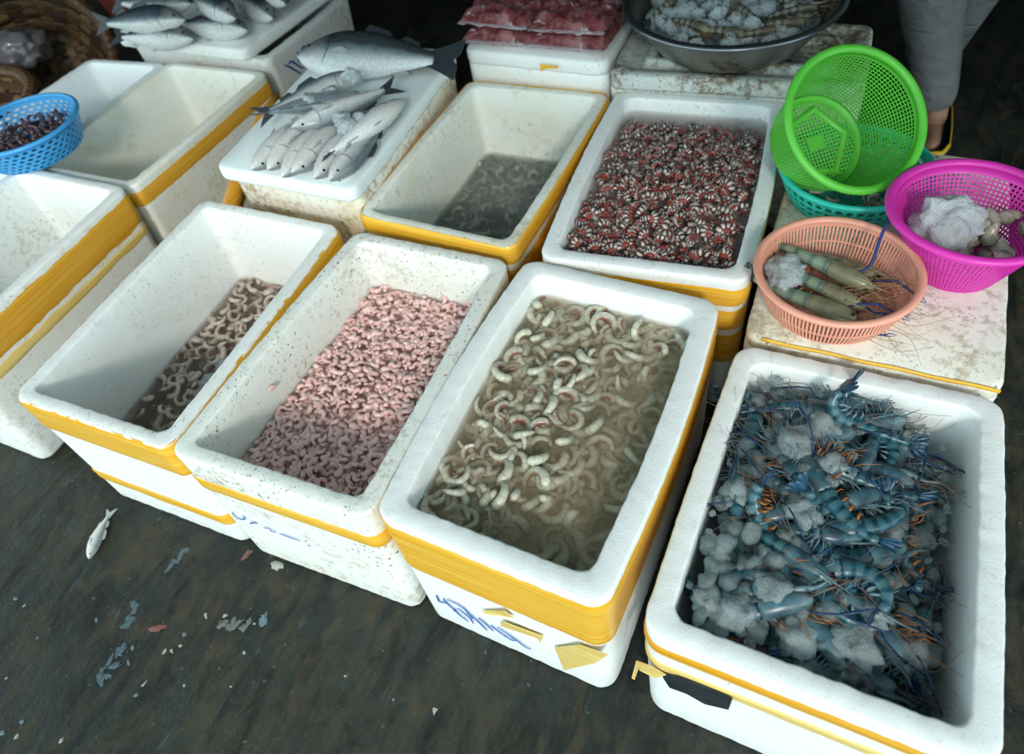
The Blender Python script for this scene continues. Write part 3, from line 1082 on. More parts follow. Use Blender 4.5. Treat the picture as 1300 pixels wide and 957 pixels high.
# ------------------------------------------------------------------ blue river prawns
class PrawnKit:
    """meshes of one long prawn: head forward along +x, back up, about 0.15 m from tail to beak"""

    def __init__(self, mats, curl, seed, claws=True):
        rnd = random.Random(seed)
        self.parts = []
        shell, head, fan, claw, ant, leg = mats
        # abdomen curls down and under
        n = 19
        path, rad = [], []
        p = Vector((0.0, 0, 0))
        ang = PI
        ln = 0.078
        for i in range(n):
            path.append(p.copy())
            u = i / (n - 1)
            r = (0.0118 * (1 - 0.52 * u)) * (1.0 if i % 3 else 0.90)
            rad.append(r)
            ang += curl / (n - 1) * (0.3 + 1.4 * u)
            p = p + Vector((math.cos(ang), 0, math.sin(ang))) * ln / (n - 1)
        v, f, u, w = tube(path, rad, 10, ell=(1.08, 0.86), up=(0, 0, 1))
        self.parts.append(('abdomen', mk_mesh('abdomen', v, f, shell, True, {'u': u, 'w': w, 'rnd': [0] * len(v)})))
        # tail fan
        mbf = MB()
        t = (path[-1] - path[-3]).normalized()
        side = Vector((0, 1, 0))
        up = side.cross(t)
        for k, a in enumerate((-0.62, -0.3, 0, 0.3, 0.62)):
            d = (t * math.cos(a) + side * math.sin(a)).normalized()
            ln2 = 0.024 if k != 2 else 0.02
            pp = [path[-1] + d * ln2 * s - up * 0.0015 * (abs(k - 2)) for s in (0, .35, .7, .95, 1.0)]
            vv, ff, _, _ = tube(pp, [0.0022, 0.0036, 0.0044, 0.003, 0.0006], 6, ell=(0.22, 1.0), up=up)
            mbf.add(vv, ff)
        self.parts.append(('tail_fan', mbf.mesh('tail_fan', fan)))
        # carapace with beak
        cp = [(0.0015, 0, 0), (-0.002, 0, 0), (0.012, 0, 0.001), (0.026, 0, 0.001), (0.040, 0, -0.001), (0.050, 0, -0.001), (0.056, 0, 0.001)]
        cp = [(-0.003, 0, 0), (0.010, 0, 0.0005), (0.024, 0, 0.0005), (0.038, 0, -0.001), (0.047, 0, -0.001), (0.053, 0, 0.0)]
        v, f, u, w = tube(bez(cp, 14), [0.0115, 0.0128, 0.0136, 0.014, 0.0142, 0.014, 0.0135, 0.0128, 0.0118, 0.0105, 0.009, 0.0072, 0.005, 0.0025], 12, ell=(1.0, 0.82), up=(0, 0, 1))
        self.parts.append(('carapace', mk_mesh('carapace', v, f, head, True, {'u': u, 'w': w, 'rnd': [0] * len(v)})))
        v, f, _, _ = tube(bez([(0.030, 0, 0.011), (0.045, 0, 0.0105), (0.060, 0, 0.0085), (0.076, 0, 0.013)], 9), [0.003, 0.0034, 0.0034, 0.003, 0.0026, 0.002, 0.0016, 0.001, 0.0004], 6, ell=(1.3, 0.5))
        self.parts.append(('beak', mk_mesh('beak', v, f, head)))
        for s in (-1, 1):
            bm = bmesh.new()
            bmesh.ops.create_icosphere(bm, subdivisions=1, radius=0.0026)
            self.parts.append(('eye', mk_mesh('eye', [q.co + Vector((0.050, s * 0.0075, 0.006)) for q in bm.verts], [tuple(x.index for x in q.verts) for q in bm.faces], BLACK)))
            bm.free()
        # walking legs
        mbl = MB()
        for k in range(9):
            for s in (-1, 1):
                x0 = 0.006 + 0.005 * k
                a = Vector((x0, s * 0.006, -0.010))
                b1 = a + Vector((rnd.uniform(-.004, .012), s * rnd.uniform(.008, .018), -rnd.uniform(.004, .012)))
                c1 = b1 + Vector((rnd.uniform(.002, .022), s * rnd.uniform(-.006, .01), -rnd.uniform(-.002, .012)))
                vv, ff, _, _ = tube([a, b1, c1], [0.0010, 0.0008, 0.0003], 4)
                mbl.add(vv, ff)
        for k in range(5):
            i0 = 2 + 3 * k
            for s in (-1, 1):
                dn = Vector((0, 0, -1)) if i0 > n - 3 else -(Vector((0, 1, 0)).cross((path[i0 + 1] - path[i0]).normalized()))
                if dn.dot(Vector((0, 0, -1))) < 0 and curl < 1.0:
                    dn = -dn
                a = path[i0] + Vector((0, s * 0.005, 0)) + dn * rad[i0] * 0.8
                vv, ff, _, _ = tube([a, a + dn * 0.006 + Vector((.002, s * .001, 0)), a + dn * 0.012], [0.002, 0.0018, 0.0005], 4, ell=(1, .4))
                mbl.add(vv, ff)
        self.parts.append(('walking_legs', mbl.mesh('walking_legs', leg)))
        # claws
        if claws:
            for s in (-1, 1):
                a = Vector((0.040, s * 0.007, -0.008))
                b1 = a + Vector((rnd.uniform(.008, .016), s * rnd.uniform(.006, .014), rnd.uniform(-.004, .006)))
                c1 = b1 + Vector((rnd.uniform(.014, .024), s * rnd.uniform(-.006, .010), rnd.uniform(-.006, .006)))
                d1 = c1 + Vector((rnd.uniform(.014, .024), s * rnd.uniform(-.012, .006), rnd.uniform(-.004, .004)))
                mbc = MB()
                vv, ff, _, _ = tube([a, b1, c1, c1.lerp(d1, .5), d1], [0.0010, 0.0011, 0.0012, 0.0016, 0.0012], 6)
                mbc.add(vv, ff)
                e = (d1 - c1).normalized()
                for q in (-1, 1):
                    vv, ff, _, _ = tube([d1, d1 + e * .008 + Vector((0, q * .0022, 0)), d1 + e * .016 + Vector((0, q * .0006, 0))], [0.0009, 0.0008, 0.0003], 5)
                    mbc.add(vv, ff)
                self.parts.append(('claw', mbc.mesh('claw', claw)))
        # feelers
        for s in (-1, 1, -1, 1):
            L0 = rnd.uniform(.05, .11)
            pts = [(0.050, s * 0.004, 0.002), (0.075, s * rnd.uniform(.006, .02), rnd.uniform(0, .012)),
                   (0.05 + L0 * .6, s * rnd.uniform(.0, .03), rnd.uniform(-.01, .016)), (0.05 + L0 * rnd.uniform(.7, 1), s * rnd.uniform(-.02, .05), rnd.uniform(-.008, .01))]
            v, f, _, _ = tube(bez(pts, 14), [0.0006 * (1 - 0.7 * k / 13) for k in range(14)], 4)
            self.parts.append(('feeler', mk_mesh('feeler', v, f, ant)))

    def place(self, name, loc, q, s, label, group, cat='prawn'):
        root = empty(name, loc, q)
        root.scale = (s, s, s)
        tag(root, label, cat, group)
        hd = None
        for n_, me in self.parts:
            o_ = put(n_, me, hd if n_ in ('beak', 'eye', 'feeler') else root)
            if n_ == 'carapace':
                hd = o_
        return root


BLACK = plain('black_eye', (0.008, 0.008, 0.010), 0.2)
blue_m = (band_mat('blue_shell', (0.060, 0.135, 0.155), (0.008, 0.036, 0.052), (0.018, 0.16, 0.23), 38.0, 0.45, 0.8),
          band_mat('blue_head', (0.19, 0.26, 0.27), (0.03, 0.065, 0.085), (0.07, 0.22, 0.29), 5.0, 0.3, 1.0),
          plain('blue_fan', (0.016, 0.075, 0.14), 0.35, var=0.5, nscale=60),
          plain('blue_claw', (0.008, 0.040, 0.115), 0.3, var=0.4),
          plain('feeler_brown', (0.16, 0.11, 0.085), 0.5),
          plain('pale_blue_legs', (0.16, 0.28, 0.34), 0.35, var=0.6, nscale=90))
orange_m = blue_m[:5] + (plain('orange_legs', (0.42, 0.15, 0.04), 0.35, var=0.5, nscale=90),)
kits = [(PrawnKit(blue_m, c_, 60 + i, claws=i in (0, 2)), w_) for i, (c_, w_) in enumerate(((0.4, 'straight blue'), (1.1, 'gently bent blue'), (1.9, 'curled blue'), (2.6, 'tightly curled blue')))]
kits += [(PrawnKit(orange_m, c_, 80 + i), w_) for i, (c_, w_) in enumerate(((0.8, 'gently bent orange legged blue'), (1.6, 'curled orange legged blue')))]
ra = random.Random(5)


def zA(u, v_):
    return 0.328 - 0.075 * sm(0.45, 1.0, u) * (1 - 0.55 * sm(0.75, 1.0, v_)) - 0.03 * (1 - sm(0.0, 0.25, v_)) * u + 0.012 * math.exp(-((u - .45) / .3) ** 2 - ((v_ - .6) / .3) ** 2)


def q_prawn(rnd, yaw, roll=None):
    roll = rnd.choice((-1.35, 1.35, 0.2, 1.0, -0.9, 2.6)) if roll is None else roll
    return Quaternion((0, 0, 1), yaw) @ Quaternion((0, 1, 0), rnd.gauss(0, 0.14)) @ Quaternion((1, 0, 0), roll)


LAB_A = 'prawn lying in ice in the thinly taped foam box'
GRP_A = 'blue prawns on ice'
PAD_A = 0.008
for i, (u, v_) in enumerate(scatter(60, 0.110, rnd=ra, ur=(0.02, 0.98), vr=(0.03, 0.97))):
    u = 0.5 + (u - 0.5) * 1.0
    # mostly across the box towards its far +x corner, like combed heaps
    yaw = ra.choice((ra.gauss(2.7, 0.5), ra.gauss(-0.4, 0.5), ra.gauss(0.5, 0.5), ra.uniform(0, 2 * PI)))
    z = zA(u, v_) + ra.uniform(-0.010, 0.012)
    p = A.inner(u, v_, z, PAD_A)
    # keep the body inside the walls: centre the animal on the point
    d = Vector((math.cos(yaw), math.sin(yaw), 0))
    sc_ = ra.uniform(1.1, 1.4)
    kt, wd = ra.choice(kits)
    for end in (-0.085 * sc_, 0.10 * sc_):
        e = p + d * end
        lo, hi = A.inner(0, 0.5, z, PAD_A).x, A.inner(1, 0.5, z, PAD_A).x
        if e.x < lo:
            p.x += lo - e.x
        if e.x > hi:
            p.x -= e.x - hi
        lo, hi = A.inner(0.5, 0, z, PAD_A).y, A.inner(0.5, 1, z, PAD_A).y
        if e.y < lo:
            p.y += lo - e.y
        if e.y > hi:
            p.y -= e.y - hi
    kt.place('blue_prawn', p, q_prawn(ra, yaw), sc_, wd + ' ' + LAB_A, GRP_A)

# ice in the same box: single chunks, more of them along the -x wall and towards the front
LAB_I = 'clear melting ice chunk among the blue prawns'
ch = []
for u, v_ in scatter(420, 0.030, rnd=ra, ur=(0.0, 1.0), vr=(0.0, 1.0)):
    wgt = 0.35 + 0.9 * (1 - sm(0.0, 0.22, u)) + 0.55 * (1 - sm(0.15, 0.5, v_)) + 0.4 * sm(.8, 1, u)
    if ra.random() > wgt:
        continue
    s = ra.choice((0.006, 0.008, 0.010, 0.013, 0.017))
    ch.append((u, v_, s))
for u, v_, s in ch[:270]:
    z = zA(u, v_) + ra.uniform(0.0, 0.016)
    o = put('ice_chunk', ra.choice(ICE_M), None, A.inner(u, v_, z, s + 0.003), Quaternion((ra.random(), ra.random(), ra.random(), ra.random())).normalized(), s)
    tag(o, {0.006: 'tiny', 0.008: 'small', 0.010: 'medium', 0.013: 'large', 0.017: 'very large'}[s] + ' ' + LAB_I, 'ice', 'ice chunks among blue prawns')
for (x, y, s, k) in ((1010, 560, .030, 0), (1045, 540, .026, 1), (940, 624, .022, 2), (1020, 650, .024, 3), (1060, 590, .020, 0), (1100, 780, .026, 1), (985, 750, .026, 2),
                     (1080, 820, .032, 3), (930, 800, .026, 0), (1130, 680, .018, 1), (1010, 830, .024, 2), (890, 790, .018, 3), (1150, 830, .03, 0)):
    p = at(x, y, 0.335)
    q = A.inner(0, 0, .3)
    u = (p.x - q.x) / (A.inner(1, 0, .3).x - q.x)
    v_ = (p.y - q.y) / (A.inner(0, 1, .3).y - q.y)
    u, v_ = max(0.08, min(.9, u)), max(.08, min(.92, v_))
    z = zA(u, v_) + 0.014
    p = at(x, y, z)
    p.y = max(p.y, A.inner(u, 0.06, z, 0.02).y)
    o = put('ice_clump', CLUMP_M[k], None, p, Quaternion((0, 0, 1), ra.uniform(0, 6)), s)
    tag(o, 'frosty clump of crushed ice lying on the blue prawns', 'ice', 'ice clumps on blue prawns')
# bed of ice and shells below, nobody could count it
mbx = MB()
bed = []
for k in range(700):
    u, v_ = ra.uniform(.02, .98), ra.uniform(.02, .98)
    s = ra.uniform(0.008, 0.018)
    me = ra.choice(ICE_M)
    bed.append((me, A.inner(u, v_, zA(u, v_) - ra.uniform(0.014, 0.04), s + .004), s))
V_, F_ = [], []
base = 0
for me, p, s in bed:
    a = np.zeros(len(me.vertices) * 3)
    me.vertices.foreach_get('co', a)
    V_.append(a.reshape(-1, 3) * s + np.array(p))
    F_ += [tuple(i + base for i in q.vertices) for q in me.polygons]
    base += len(me.vertices)
o = put('ice_bed', mk_mesh('ice_bed', np.vstack(V_), F_, ice_mat('bed_ice', (0.16, 0.26, 0.28), 0.25)))
tag(o, 'bed of meltwater ice under the blue prawns', 'ice', kind='stuff')

# melting ice heap in the brownish prawn box
for k, (u, v_, s) in enumerate(((0.45, 0.52, .030), (0.62, 0.45, .026), (0.40, 0.42, .022))):
    p = D.inner(u, v_, DW - 0.004)
    o = put('melting_ice_heap', CRUSH_M[k], None, p, Quaternion((0, 0, 1), k * 2.0), (s, s, s * .5))
    tag(o, 'melting heap of crushed ice on brownish prawns', 'ice', 'melting ice on brownish prawns')


# ------------------------------------------------------------------ plastic baskets
def perforated(profile, n, rows, hx, hz, oct_=False, stagger=False, solid_rows=(0, 0)):
    """surface of revolution with one hole per cell; profile(t) -> (r, z), t from top 0 to bottom 1"""
    v, f = [], []

    def P(i, t):
        a = 2 * PI * i / n
        r, z = profile(t)
        return Vector((r * math.cos(a), r * math.sin(a), z))
    for j in range(rows):
        t0, t1 = j / rows, (j + 1) / rows
        sh = 0.5 if (stagger and j % 2) else 0.0
        for i in range(n):
            i0, i1 = i + sh, i + 1 + sh
            b_ = len(v)
            if oct_:
                im, tm = (i0 + i1) / 2, (t0 + t1) / 2
                outer = [(i0, t0), (im, t0), (i1, t0), (i1, tm), (i1, t1), (im, t1), (i0, t1), (i0, tm)]
                v += [P(*q) for q in outer]
                for k in range(8):
                    a = -3 * PI / 4 + k * PI / 4
                    ca, sa = math.cos(a), math.sin(a)
                    v.append(P(im + ca * hx / 2 * 1.0, tm + sa * hz / 2 * (t1 - t0)))
                f += [(b_ + k, b_ + (k + 1) % 8, b_ + 8 + (k + 1) % 8, b_ + 8 + k) for k in range(8)]
            else:
                dx, dt = (1 - hx) / 2, (1 - hz) / 2 * (t1 - t0)
                v += [P(i0, t0), P(i1, t0), P(i1, t1), P(i0, t1), P(i0 + dx, t0 + dt), P(i1 - dx, t0 + dt), P(i1 - dx, t1 - dt), P(i0 + dx, t1 - dt)]
                f += [(b_ + k, b_ + (k + 1) % 4, b_ + 4 + (k + 1) % 4, b_ + 4 + k) for k in range(4)]
    return v, f


def disc_lattice(r, pitch, hole, z):
    v, f = [], []
    m_ = int(r / pitch) + 1
    for i in range(-m_, m_):
        for j in range(-m_, m_):
            x0, y0 = i * pitch, j * pitch
            cx, cy = x0 + pitch / 2, y0 + pitch / 2
            if math.hypot(cx, cy) > r - pitch * 0.4:
                continue
            h_ = pitch * hole / 2
            b_ = len(v)
            v += [(x0, y0, z), (x0 + pitch, y0, z), (x0 + pitch, y0 + pitch, z), (x0, y0 + pitch, z),
                  (cx - h_, cy - h_, z), (cx + h_, cy - h_, z), (cx + h_, cy + h_, z), (cx - h_, cy + h_, z)]
            f += [(b_ + k, b_ + (k + 1) % 4, b_ + 4 + (k + 1) % 4, b_ + 4 + k) for k in range(4)]
    return v, f


def basket(name, label, base, H, r0, r1, mat, n, rows, hx, hz, rim_r=0.0065, rot=None, oct_=False, stagger=False, th=0.0022,
           base_pitch=0.008, base_hole=0.6, curve=0.0, band=0.012, ribs=0, lip=None):
    """r0 base radius, r1 rim radius"""
    root = empty(name, base, rot)
    tag(root, label, 'basket', 'plastic baskets')

    def prof_full(s):   # s 0 at the rim, 1 at the base
        r = r1 + (r0 - r1) * s + curve * math.sin(PI * s)
        return r, H * (1 - s)
    tb = band / H

    def prof(t):
        return prof_full(tb + (0.94 - tb) * t)
    v, f = perforated(prof, n, rows, hx, hz, oct_, stagger)
    w = mesh('wall', v, f, mat, root, smooth=False)
    w.modifiers.new('solid', 'SOLIDIFY').thickness = th
    # rolled rim with the plain band under it
    pr = [(prof_full(tb)[0] + 0.001, prof_full(tb)[1]), (prof_full(0)[0] + 0.001, H - 0.004)]
    for k in range(9):
        a = -PI * 0.35 + k / 8 * PI * 1.5
        pr.append((r1 + (lip or rim_r) * 0.55 + math.cos(a) * (lip or rim_r), H - 0.002 + math.sin(a) * rim_r))
    pr.append((r1 - 0.002, H - 0.006))
    pr.append((prof_full(tb)[0] - 0.0015, prof_full(tb)[1]))
    v, f = lathe(pr, 96)
    mesh('rim', v, f, mat, root)
    rb = prof_full(0.94)[0]
    v, f = lathe([(rb + 0.001, H * 0.06), (r0 + 0.001, 0.004), (r0 - 0.003, 0.0), (r0 - 0.012, 0.0), (r0 - 0.013, 0.003), (r0 - 0.003, 0.005), (rb - 0.002, H * 0.06)], 96)
    mesh('foot_ring', v, f, mat, root)
    v, f = disc_lattice(r0 - 0.008, base_pitch, base_hole, 0.003)
    bo = mesh('base', v, f, mat, root, smooth=False)
    bo.modifiers.new('solid', 'SOLIDIFY').thickness = 0.002
    for k in range(ribs):
        a = 2 * PI * k / ribs
        pts = []
        for s in (tb, 0.5, 0.97):
            r, z = prof_full(s)
            pts.append(Vector((math.cos(a) * (r + 0.001), math.sin(a) * (r + 0.001), z)))
        v, f, _, _ = tube(pts, 0.0022, 6)
        mesh('rib', v, f, mat, root)
    return root


def plastic(name, c, rough=0.38):
    m_, nt_, b_ = new_mat(name)
    n_ = noise_n(nt_, coords(nt_), 18, 4)
    c2 = mixc(nt_, ramp(nt_, n_, [(0.5, 0.0), (0.8, 0.35)]), c, tuple(x * 0.45 + 0.03 for x in c))
    L(nt_, c2, b_.inputs['Base Color'])
    b_.inputs['Roughness'].default_value = rough
    b_.inputs['Subsurface Weight'].default_value = 0.0
    return m_


SALMON = plastic('salmon_plastic', (0.80, 0.36, 0.26))
TEAL = plastic('teal_plastic', (0.02, 0.50, 0.40))
MAG = plastic('magenta_plastic', (0.72, 0.035, 0.42))
GREEN = plastic('green_plastic', (0.10, 0.50, 0.045))
BLUE = plastic('blue_plastic', (0.05, 0.32, 0.68))

salmon = basket('colander', 'salmon pink slotted basket holding a few giant green prawns', (0.036, 1.066, LZ), 0.082, 0.108, 0.132, SALMON, 120, 2, 0.42, 0.90, oct_=False, curve=0.006, lip=0.0075, rim_r=0.006)
teal = basket('colander', 'teal basket with oval holes beneath the tilted green one', (0.028, 1.388, LZ), 0.078, 0.112, 0.140, TEAL, 44, 4, 0.78, 0.68, oct_=True, curve=0.006, ribs=22)
mag = basket('colander', 'deep magenta mesh basket with an ice block inside', (0.232, 1.215, LZ), 0.138, 0.072, 0.132, MAG, 96, 16, 0.58, 0.62, th=0.002, rim_r=0.0075, lip=0.009, band=0.016, ribs=0)
# tilted green one: opening turned up and towards +x, resting in the teal basket
view = ray(1088, 151)
right = CAM_M @ Vector((1, 0, 0))
upv = CAM_M @ Vector((0, 1, 0))
gc = CAM_C + view * 1.565
tl = math.radians(31)
axis = (-view * math.cos(tl) + (right * 0.86 + upv * 0.5).normalized() * math.sin(tl)).normalized()
GH = 0.150
gq = axis.to_track_quat('Z', 'Y')
green = basket('colander', 'bright green mesh basket tipped over the teal basket', gc - axis * GH, GH, 0.098, 0.130, GREEN, 100, 18, 0.70, 0.70, th=0.0016, rim_r=0.0075, lip=0.0085, rot=gq, band=0.014, base_pitch=0.0075)
v, f = lathe([(0.080, 0.0035), (0.077, 0.0085), (0.072, 0.010), (0.067, 0.0085), (0.064, 0.0035)], 5)
mesh('base_ring', v, f, GREEN, green)
v, f = box_vf(-0.018, 0.018, -0.014, 0.014, 0.002, 0.0062)
mesh('base_badge', v, f, GREEN, green, smooth=False)

blueb = basket('colander', 'blue basket with round holes resting on empty foam box rims', (-2.045, 1.035, 0.402), 0.085, 0.118, 0.145, BLUE, 40, 6, 0.66, 0.66, oct_=True, stagger=True, curve=0.004)

# ---- giant prawns in the salmon basket
olive_m = (band_mat('olive_shell', (0.30, 0.36, 0.25), (0.10, 0.14, 0.10), (0.20, 0.30, 0.28), 24.0, 0.5, 0.95),
           band_mat('olive_head', (0.38, 0.36, 0.22), (0.16, 0.15, 0.09), (0.28, 0.24, 0.15), 5.0, 0.3, 1.0),
           plain('olive_fan', (0.05, 0.08, 0.07), 0.35, var=0.5, nscale=60),
           plain('deep_blue_claw', (0.012, 0.05, 0.22), 0.3, var=0.3),
           plain('straw_feeler', (0.34, 0.20, 0.09), 0.5),
           plain('rust_legs', (0.32, 0.16, 0.07), 0.4, var=0.6, nscale=90))
ok = [PrawnKit(olive_m, c_, 100 + i, claws=(i == 0)) for i, c_ in enumerate((0.25, 0.5, 0.15))]
sb = Vector((0.036, 1.066, LZ))
rg = random.Random(8)
for k, (dx, dy, dz, yaw, roll, s, lb) in enumerate((
        (-0.008, 0.024, 0.056, -0.42, 0.5, 1.50, 'plump olive green prawn lying uppermost in the salmon basket'),
        (0.006, 0.058, 0.034, -0.30, -0.9, 1.35, 'dark giant prawn by the far wall of the salmon basket'),
        (-0.010, -0.014, 0.040, -0.42, 0.9, 1.40, 'greenish giant prawn wedged in the middle of the salmon basket'),
        (-0.028, -0.050, 0.036, -0.25, 1.3, 1.45, 'pale headed giant prawn along the near wall of the salmon basket'))):
    ok[k % 3].place('giant_prawn', sb + Vector((dx, dy, dz)), Quaternion((0, 0, 1), yaw) @ Quaternion((1, 0, 0), roll), s, lb, 'giant prawns in the salmon basket')
o = put('ice_lump', CRUSH_M[1], None, sb + Vector((-0.086, 0.006, 0.042)), None, (0.034, 0.042, 0.036))
tag(o, 'frosty ice lump beside giant prawns in the salmon basket', 'ice', 'ice lumps in baskets')
# long blue claw arm reaching over the wall
pth = bez([sb + Vector((0.030, 0.012, 0.062)), sb + Vector((0.052, 0.034, 0.072)), sb + Vector((0.058, 0.075, 0.105)), sb + Vector((0.064, 0.100, 0.130))], 12)
v, f, _, _ = tube(pth, [0.0022] * 5 + [0.0030] * 4 + [0.0026, 0.002, 0.0008], 6)
tag(mesh('broken_claw', v, f, olive_m[3], origin=pth[0]), 'thin deep blue claw sticking up out of the salmon basket', 'claw')
# stray feelers and legs over the rim
for k in range(16):
    a = rg.uniform(-0.6, 0.5)
    st = sb + Vector((0.050 + rg.uniform(-.02, .02), rg.uniform(-.05, .03), 0.05))
    ln = rg.uniform(0.04, 0.11)
    pts = [st, st + Vector((math.cos(a) * ln * .5, math.sin(a) * ln * .5, rg.uniform(0.01, 0.03))), st + Vector((math.cos(a) * ln, math.sin(a) * ln + rg.uniform(-.02, .02), rg.uniform(0.0, 0.035)))]
    v, f, _, _ = tube(bez(pts, 9), [0.0009 * (1 - .7 * i / 8) for i in range(9)], 4)
    tag(mesh('loose_feeler', v, f, olive_m[rg.choice((4, 4, 5))], origin=st), 'thin straw coloured feeler spread in the salmon basket', 'feeler', 'feelers in the salmon basket')

# ---- magenta basket contents
mbase = Vector((0.232, 1.215, LZ))
o = put('ice_lump', ice_mesh('ice_lump', 41, 4, 0.45, 1.0, ice_mat('white_ice', (0.74, 0.78, 0.83), 0.5, 0.12), 0.14), None, mbase + Vector((-0.034, 0.004, 0.090)), None, (0.056, 0.046, 0.056))
tag(o, 'jagged block of ice in the magenta basket', 'ice', 'ice lumps in baskets')
curled = [PrawnKit(olive_m, c_, 130 + i, claws=False) for i, c_ in enumerate((2.6, 3.2))]
GREYSHELL = prawn_mat('pale_flesh', (0.42, 0.38, 0.31), (0.20, 0.20, 0.18), (0.20, 0.12, 0.07), 0.5)
stub = proto('stub', GREYSHELL, arc=2.2, th=.9, n=14, seg=12)
for k, (dx, dy, dz, s, q) in enumerate(((0.022, 0.045, 0.082, .030, 0.4), (0.028, 0.010, 0.082, .026, 1.4), (0.020, -0.024, 0.080, .024, 2.4), (0.055, 0.020, 0.078, .028, 3.4),
                                        (0.064, -0.012, 0.080, .027, 4.4), (0.048, -0.042, 0.084, .026, 5.2), (0.088, 0.020, 0.086, .024, 0.9), (0.075, 0.050, 0.085, .026, 2.0))):
    o = put('headless_prawn', stub['me'], None, mbase + Vector((dx, dy, dz)), Quaternion((0, 0, 1), q) @ Quaternion((1, 0, 0), 0.9 + .3 * k), s * 1.15)
    tag(o, 'stubby pale headless prawn in the magenta basket', 'prawn', 'headless prawns in the magenta basket')
bedm = [(stub, mbase + Vector((rg.uniform(-.06, .06), rg.uniform(-.06, .06), rg.uniform(.018, .06))), quat_rand(rg, 1.0), .024) for _ in range(26)]
o = put('headless_prawn_pile', join_many([stub], bedm, 'headless_prawn_pile', GREYSHELL))
tag(o, 'heap of headless prawns deep in the magenta basket', 'prawn', kind='stuff')

# ---- contents of the teal and the blue baskets
tb_ = Vector((0.028, 1.388, LZ))
for k in range(46):
    r, a = 0.098 * math.sqrt(rg.random()), rg.uniform(0, 2 * PI)
    o = put('grey_prawn', dp[k % 3]['me'], None, tb_ + Vector((math.cos(a) * r, math.sin(a) * r, 0.018 + rg.uniform(0, .012))), quat_rand(rg, .5), 0.016)
    tag(o, 'small grey prawn lying in the teal basket', 'prawn', 'small grey prawns in the teal basket')
bb = Vector((-2.045, 1.035, 0.402))
SCRAP = band_mat('purple_scrap', (0.16, 0.11, 0.13), (0.035, 0.022, 0.04), (0.12, 0.055, 0.06), 20, .4, .7)
scp = [proto('dried_shrimp', SCRAP, arc=a, th=.34, n=12, seg=6) for a in (1.2, 2.0, .7)]
for k in range(130):
    r, a = 0.112 * math.sqrt(rg.random()), rg.uniform(0, 2 * PI)
    o = put('dried_shrimp', scp[k % 3]['me'], None, bb + Vector((math.cos(a) * r, math.sin(a) * r, 0.050 + rg.uniform(0, .018) - .018 * (r / .112) ** 2)), quat_rand(rg, .5), 0.027)
    tag(o, 'thin purplish shrimp heaped in the blue basket', 'shrimp', 'purplish shrimps in the blue basket')
lowb = [(rg.choice(scp), bb + Vector((rg.uniform(-.075, .075), rg.uniform(-.075, .075), rg.uniform(.016, .046))), quat_rand(rg, .5), .027) for _ in range(160)]
o = put('dried_shrimp_pile', join_many(scp, lowb, 'dried_shrimp_pile', SCRAP))
tag(o, 'heap of purplish shrimps deep in the blue basket', 'shrimp', kind='stuff')

# ------------------------------------------------------------------ steel basin
BS = Vector((-0.330, 1.845, OZ))
BH, BR = 0.115, 0.262
steel, nt, b = new_mat('stained_steel')
vec = coords(nt)
n_ = noise_n(nt, vec, 14, 5, .7)
L(nt, mixc(nt, ramp(nt, n_, [(0.56, 0.0), (0.66, 0.85)]), (0.24, 0.235, 0.21), (0.10, 0.05, 0.022)), b.inputs['Base Color'])
L(nt, ramp(nt, n_, [(0.4, 0.30), (0.7, 0.6)]), b.inputs['Roughness'])
b.inputs['Metallic'].default_value = 0.85
root = empty('steel_basin', BS)
tag(root, 'wide stained steel basin heaped with ice and grey prawns', 'basin')
prf = [(0.0, 0.002), (0.150, 0.0), (0.168, 0.004), (0.186, 0.016), (0.196, 0.030), (0.200, 0.034), (0.222, 0.064), (0.238, 0.094), (BR - 0.012, BH - 0.004)]
inn = [(BR - 0.016, BH - 0.004), (0.234, 0.094), (0.218, 0.064), (0.196, 0.034), (0.184, 0.020), (0.166, 0.007), (0.0, 0.005)]
v, f = lathe([(max(r, 0.001), z) for r, z in prf] + [(max(r, .001), z) for r, z in inn], 96, True, True)
mesh('bowl', v, f, steel, root)
v, f = lathe([(BR - 0.016, BH - 0.003), (BR - 0.010, BH + 0.003), (BR, BH + 0.002), (BR + 0.006, BH - 0.002), (BR + 0.004, BH - 0.006), (BR - 0.012, BH - 0.006)], 96)
mesh('rim', v, f, plain('dark_steel', (0.20, 0.22, 0.25), 0.3, 0.9), root)
gk = [PrawnKit((band_mat('grey_shell', (0.26, 0.26, 0.20), (0.03, 0.035, 0.035), (0.18, 0.14, 0.08), 24, .4, .9),
                band_mat('grey_head', (0.30, 0.27, 0.18), (0.06, 0.06, 0.05), (0.2, 0.15, 0.09), 5, .3, 1.0),
                olive_m[2], olive_m[3], olive_m[4], olive_m[5]), c_, 150 + i, claws=False) for i, c_ in enumerate((0.3, 0.8))]
for k, (dx, dy, yaw) in enumerate(((-0.06, -0.13, -.5), (0.02, -0.15, -.2), (0.085, -0.145, .5), (0.14, -0.09, .3), (0.16, -0.02, .5), (0.12, 0.02, 2.6), (-0.15, -0.03, 1.2), (-0.12, 0.06, .6),
                                   (0.04, -0.06, 2.4), (0.0, 0.08, 2.0), (0.17, 0.06, 1.0), (0.10, 0.10, .2))):
    r = math.hypot(dx, dy)
    gk[k % 2].place('long_grey_prawn', BS + Vector((dx, dy, 0.096 + 0.02 * (1 - r / .2))), Quaternion((0, 0, 1), yaw) @ Quaternion((1, 0, 0), rg.choice((.9, -.9, .2))), 0.9,
                    'long grey prawn poking out of crushed ice in the steel basin', 'grey prawns in the steel basin')
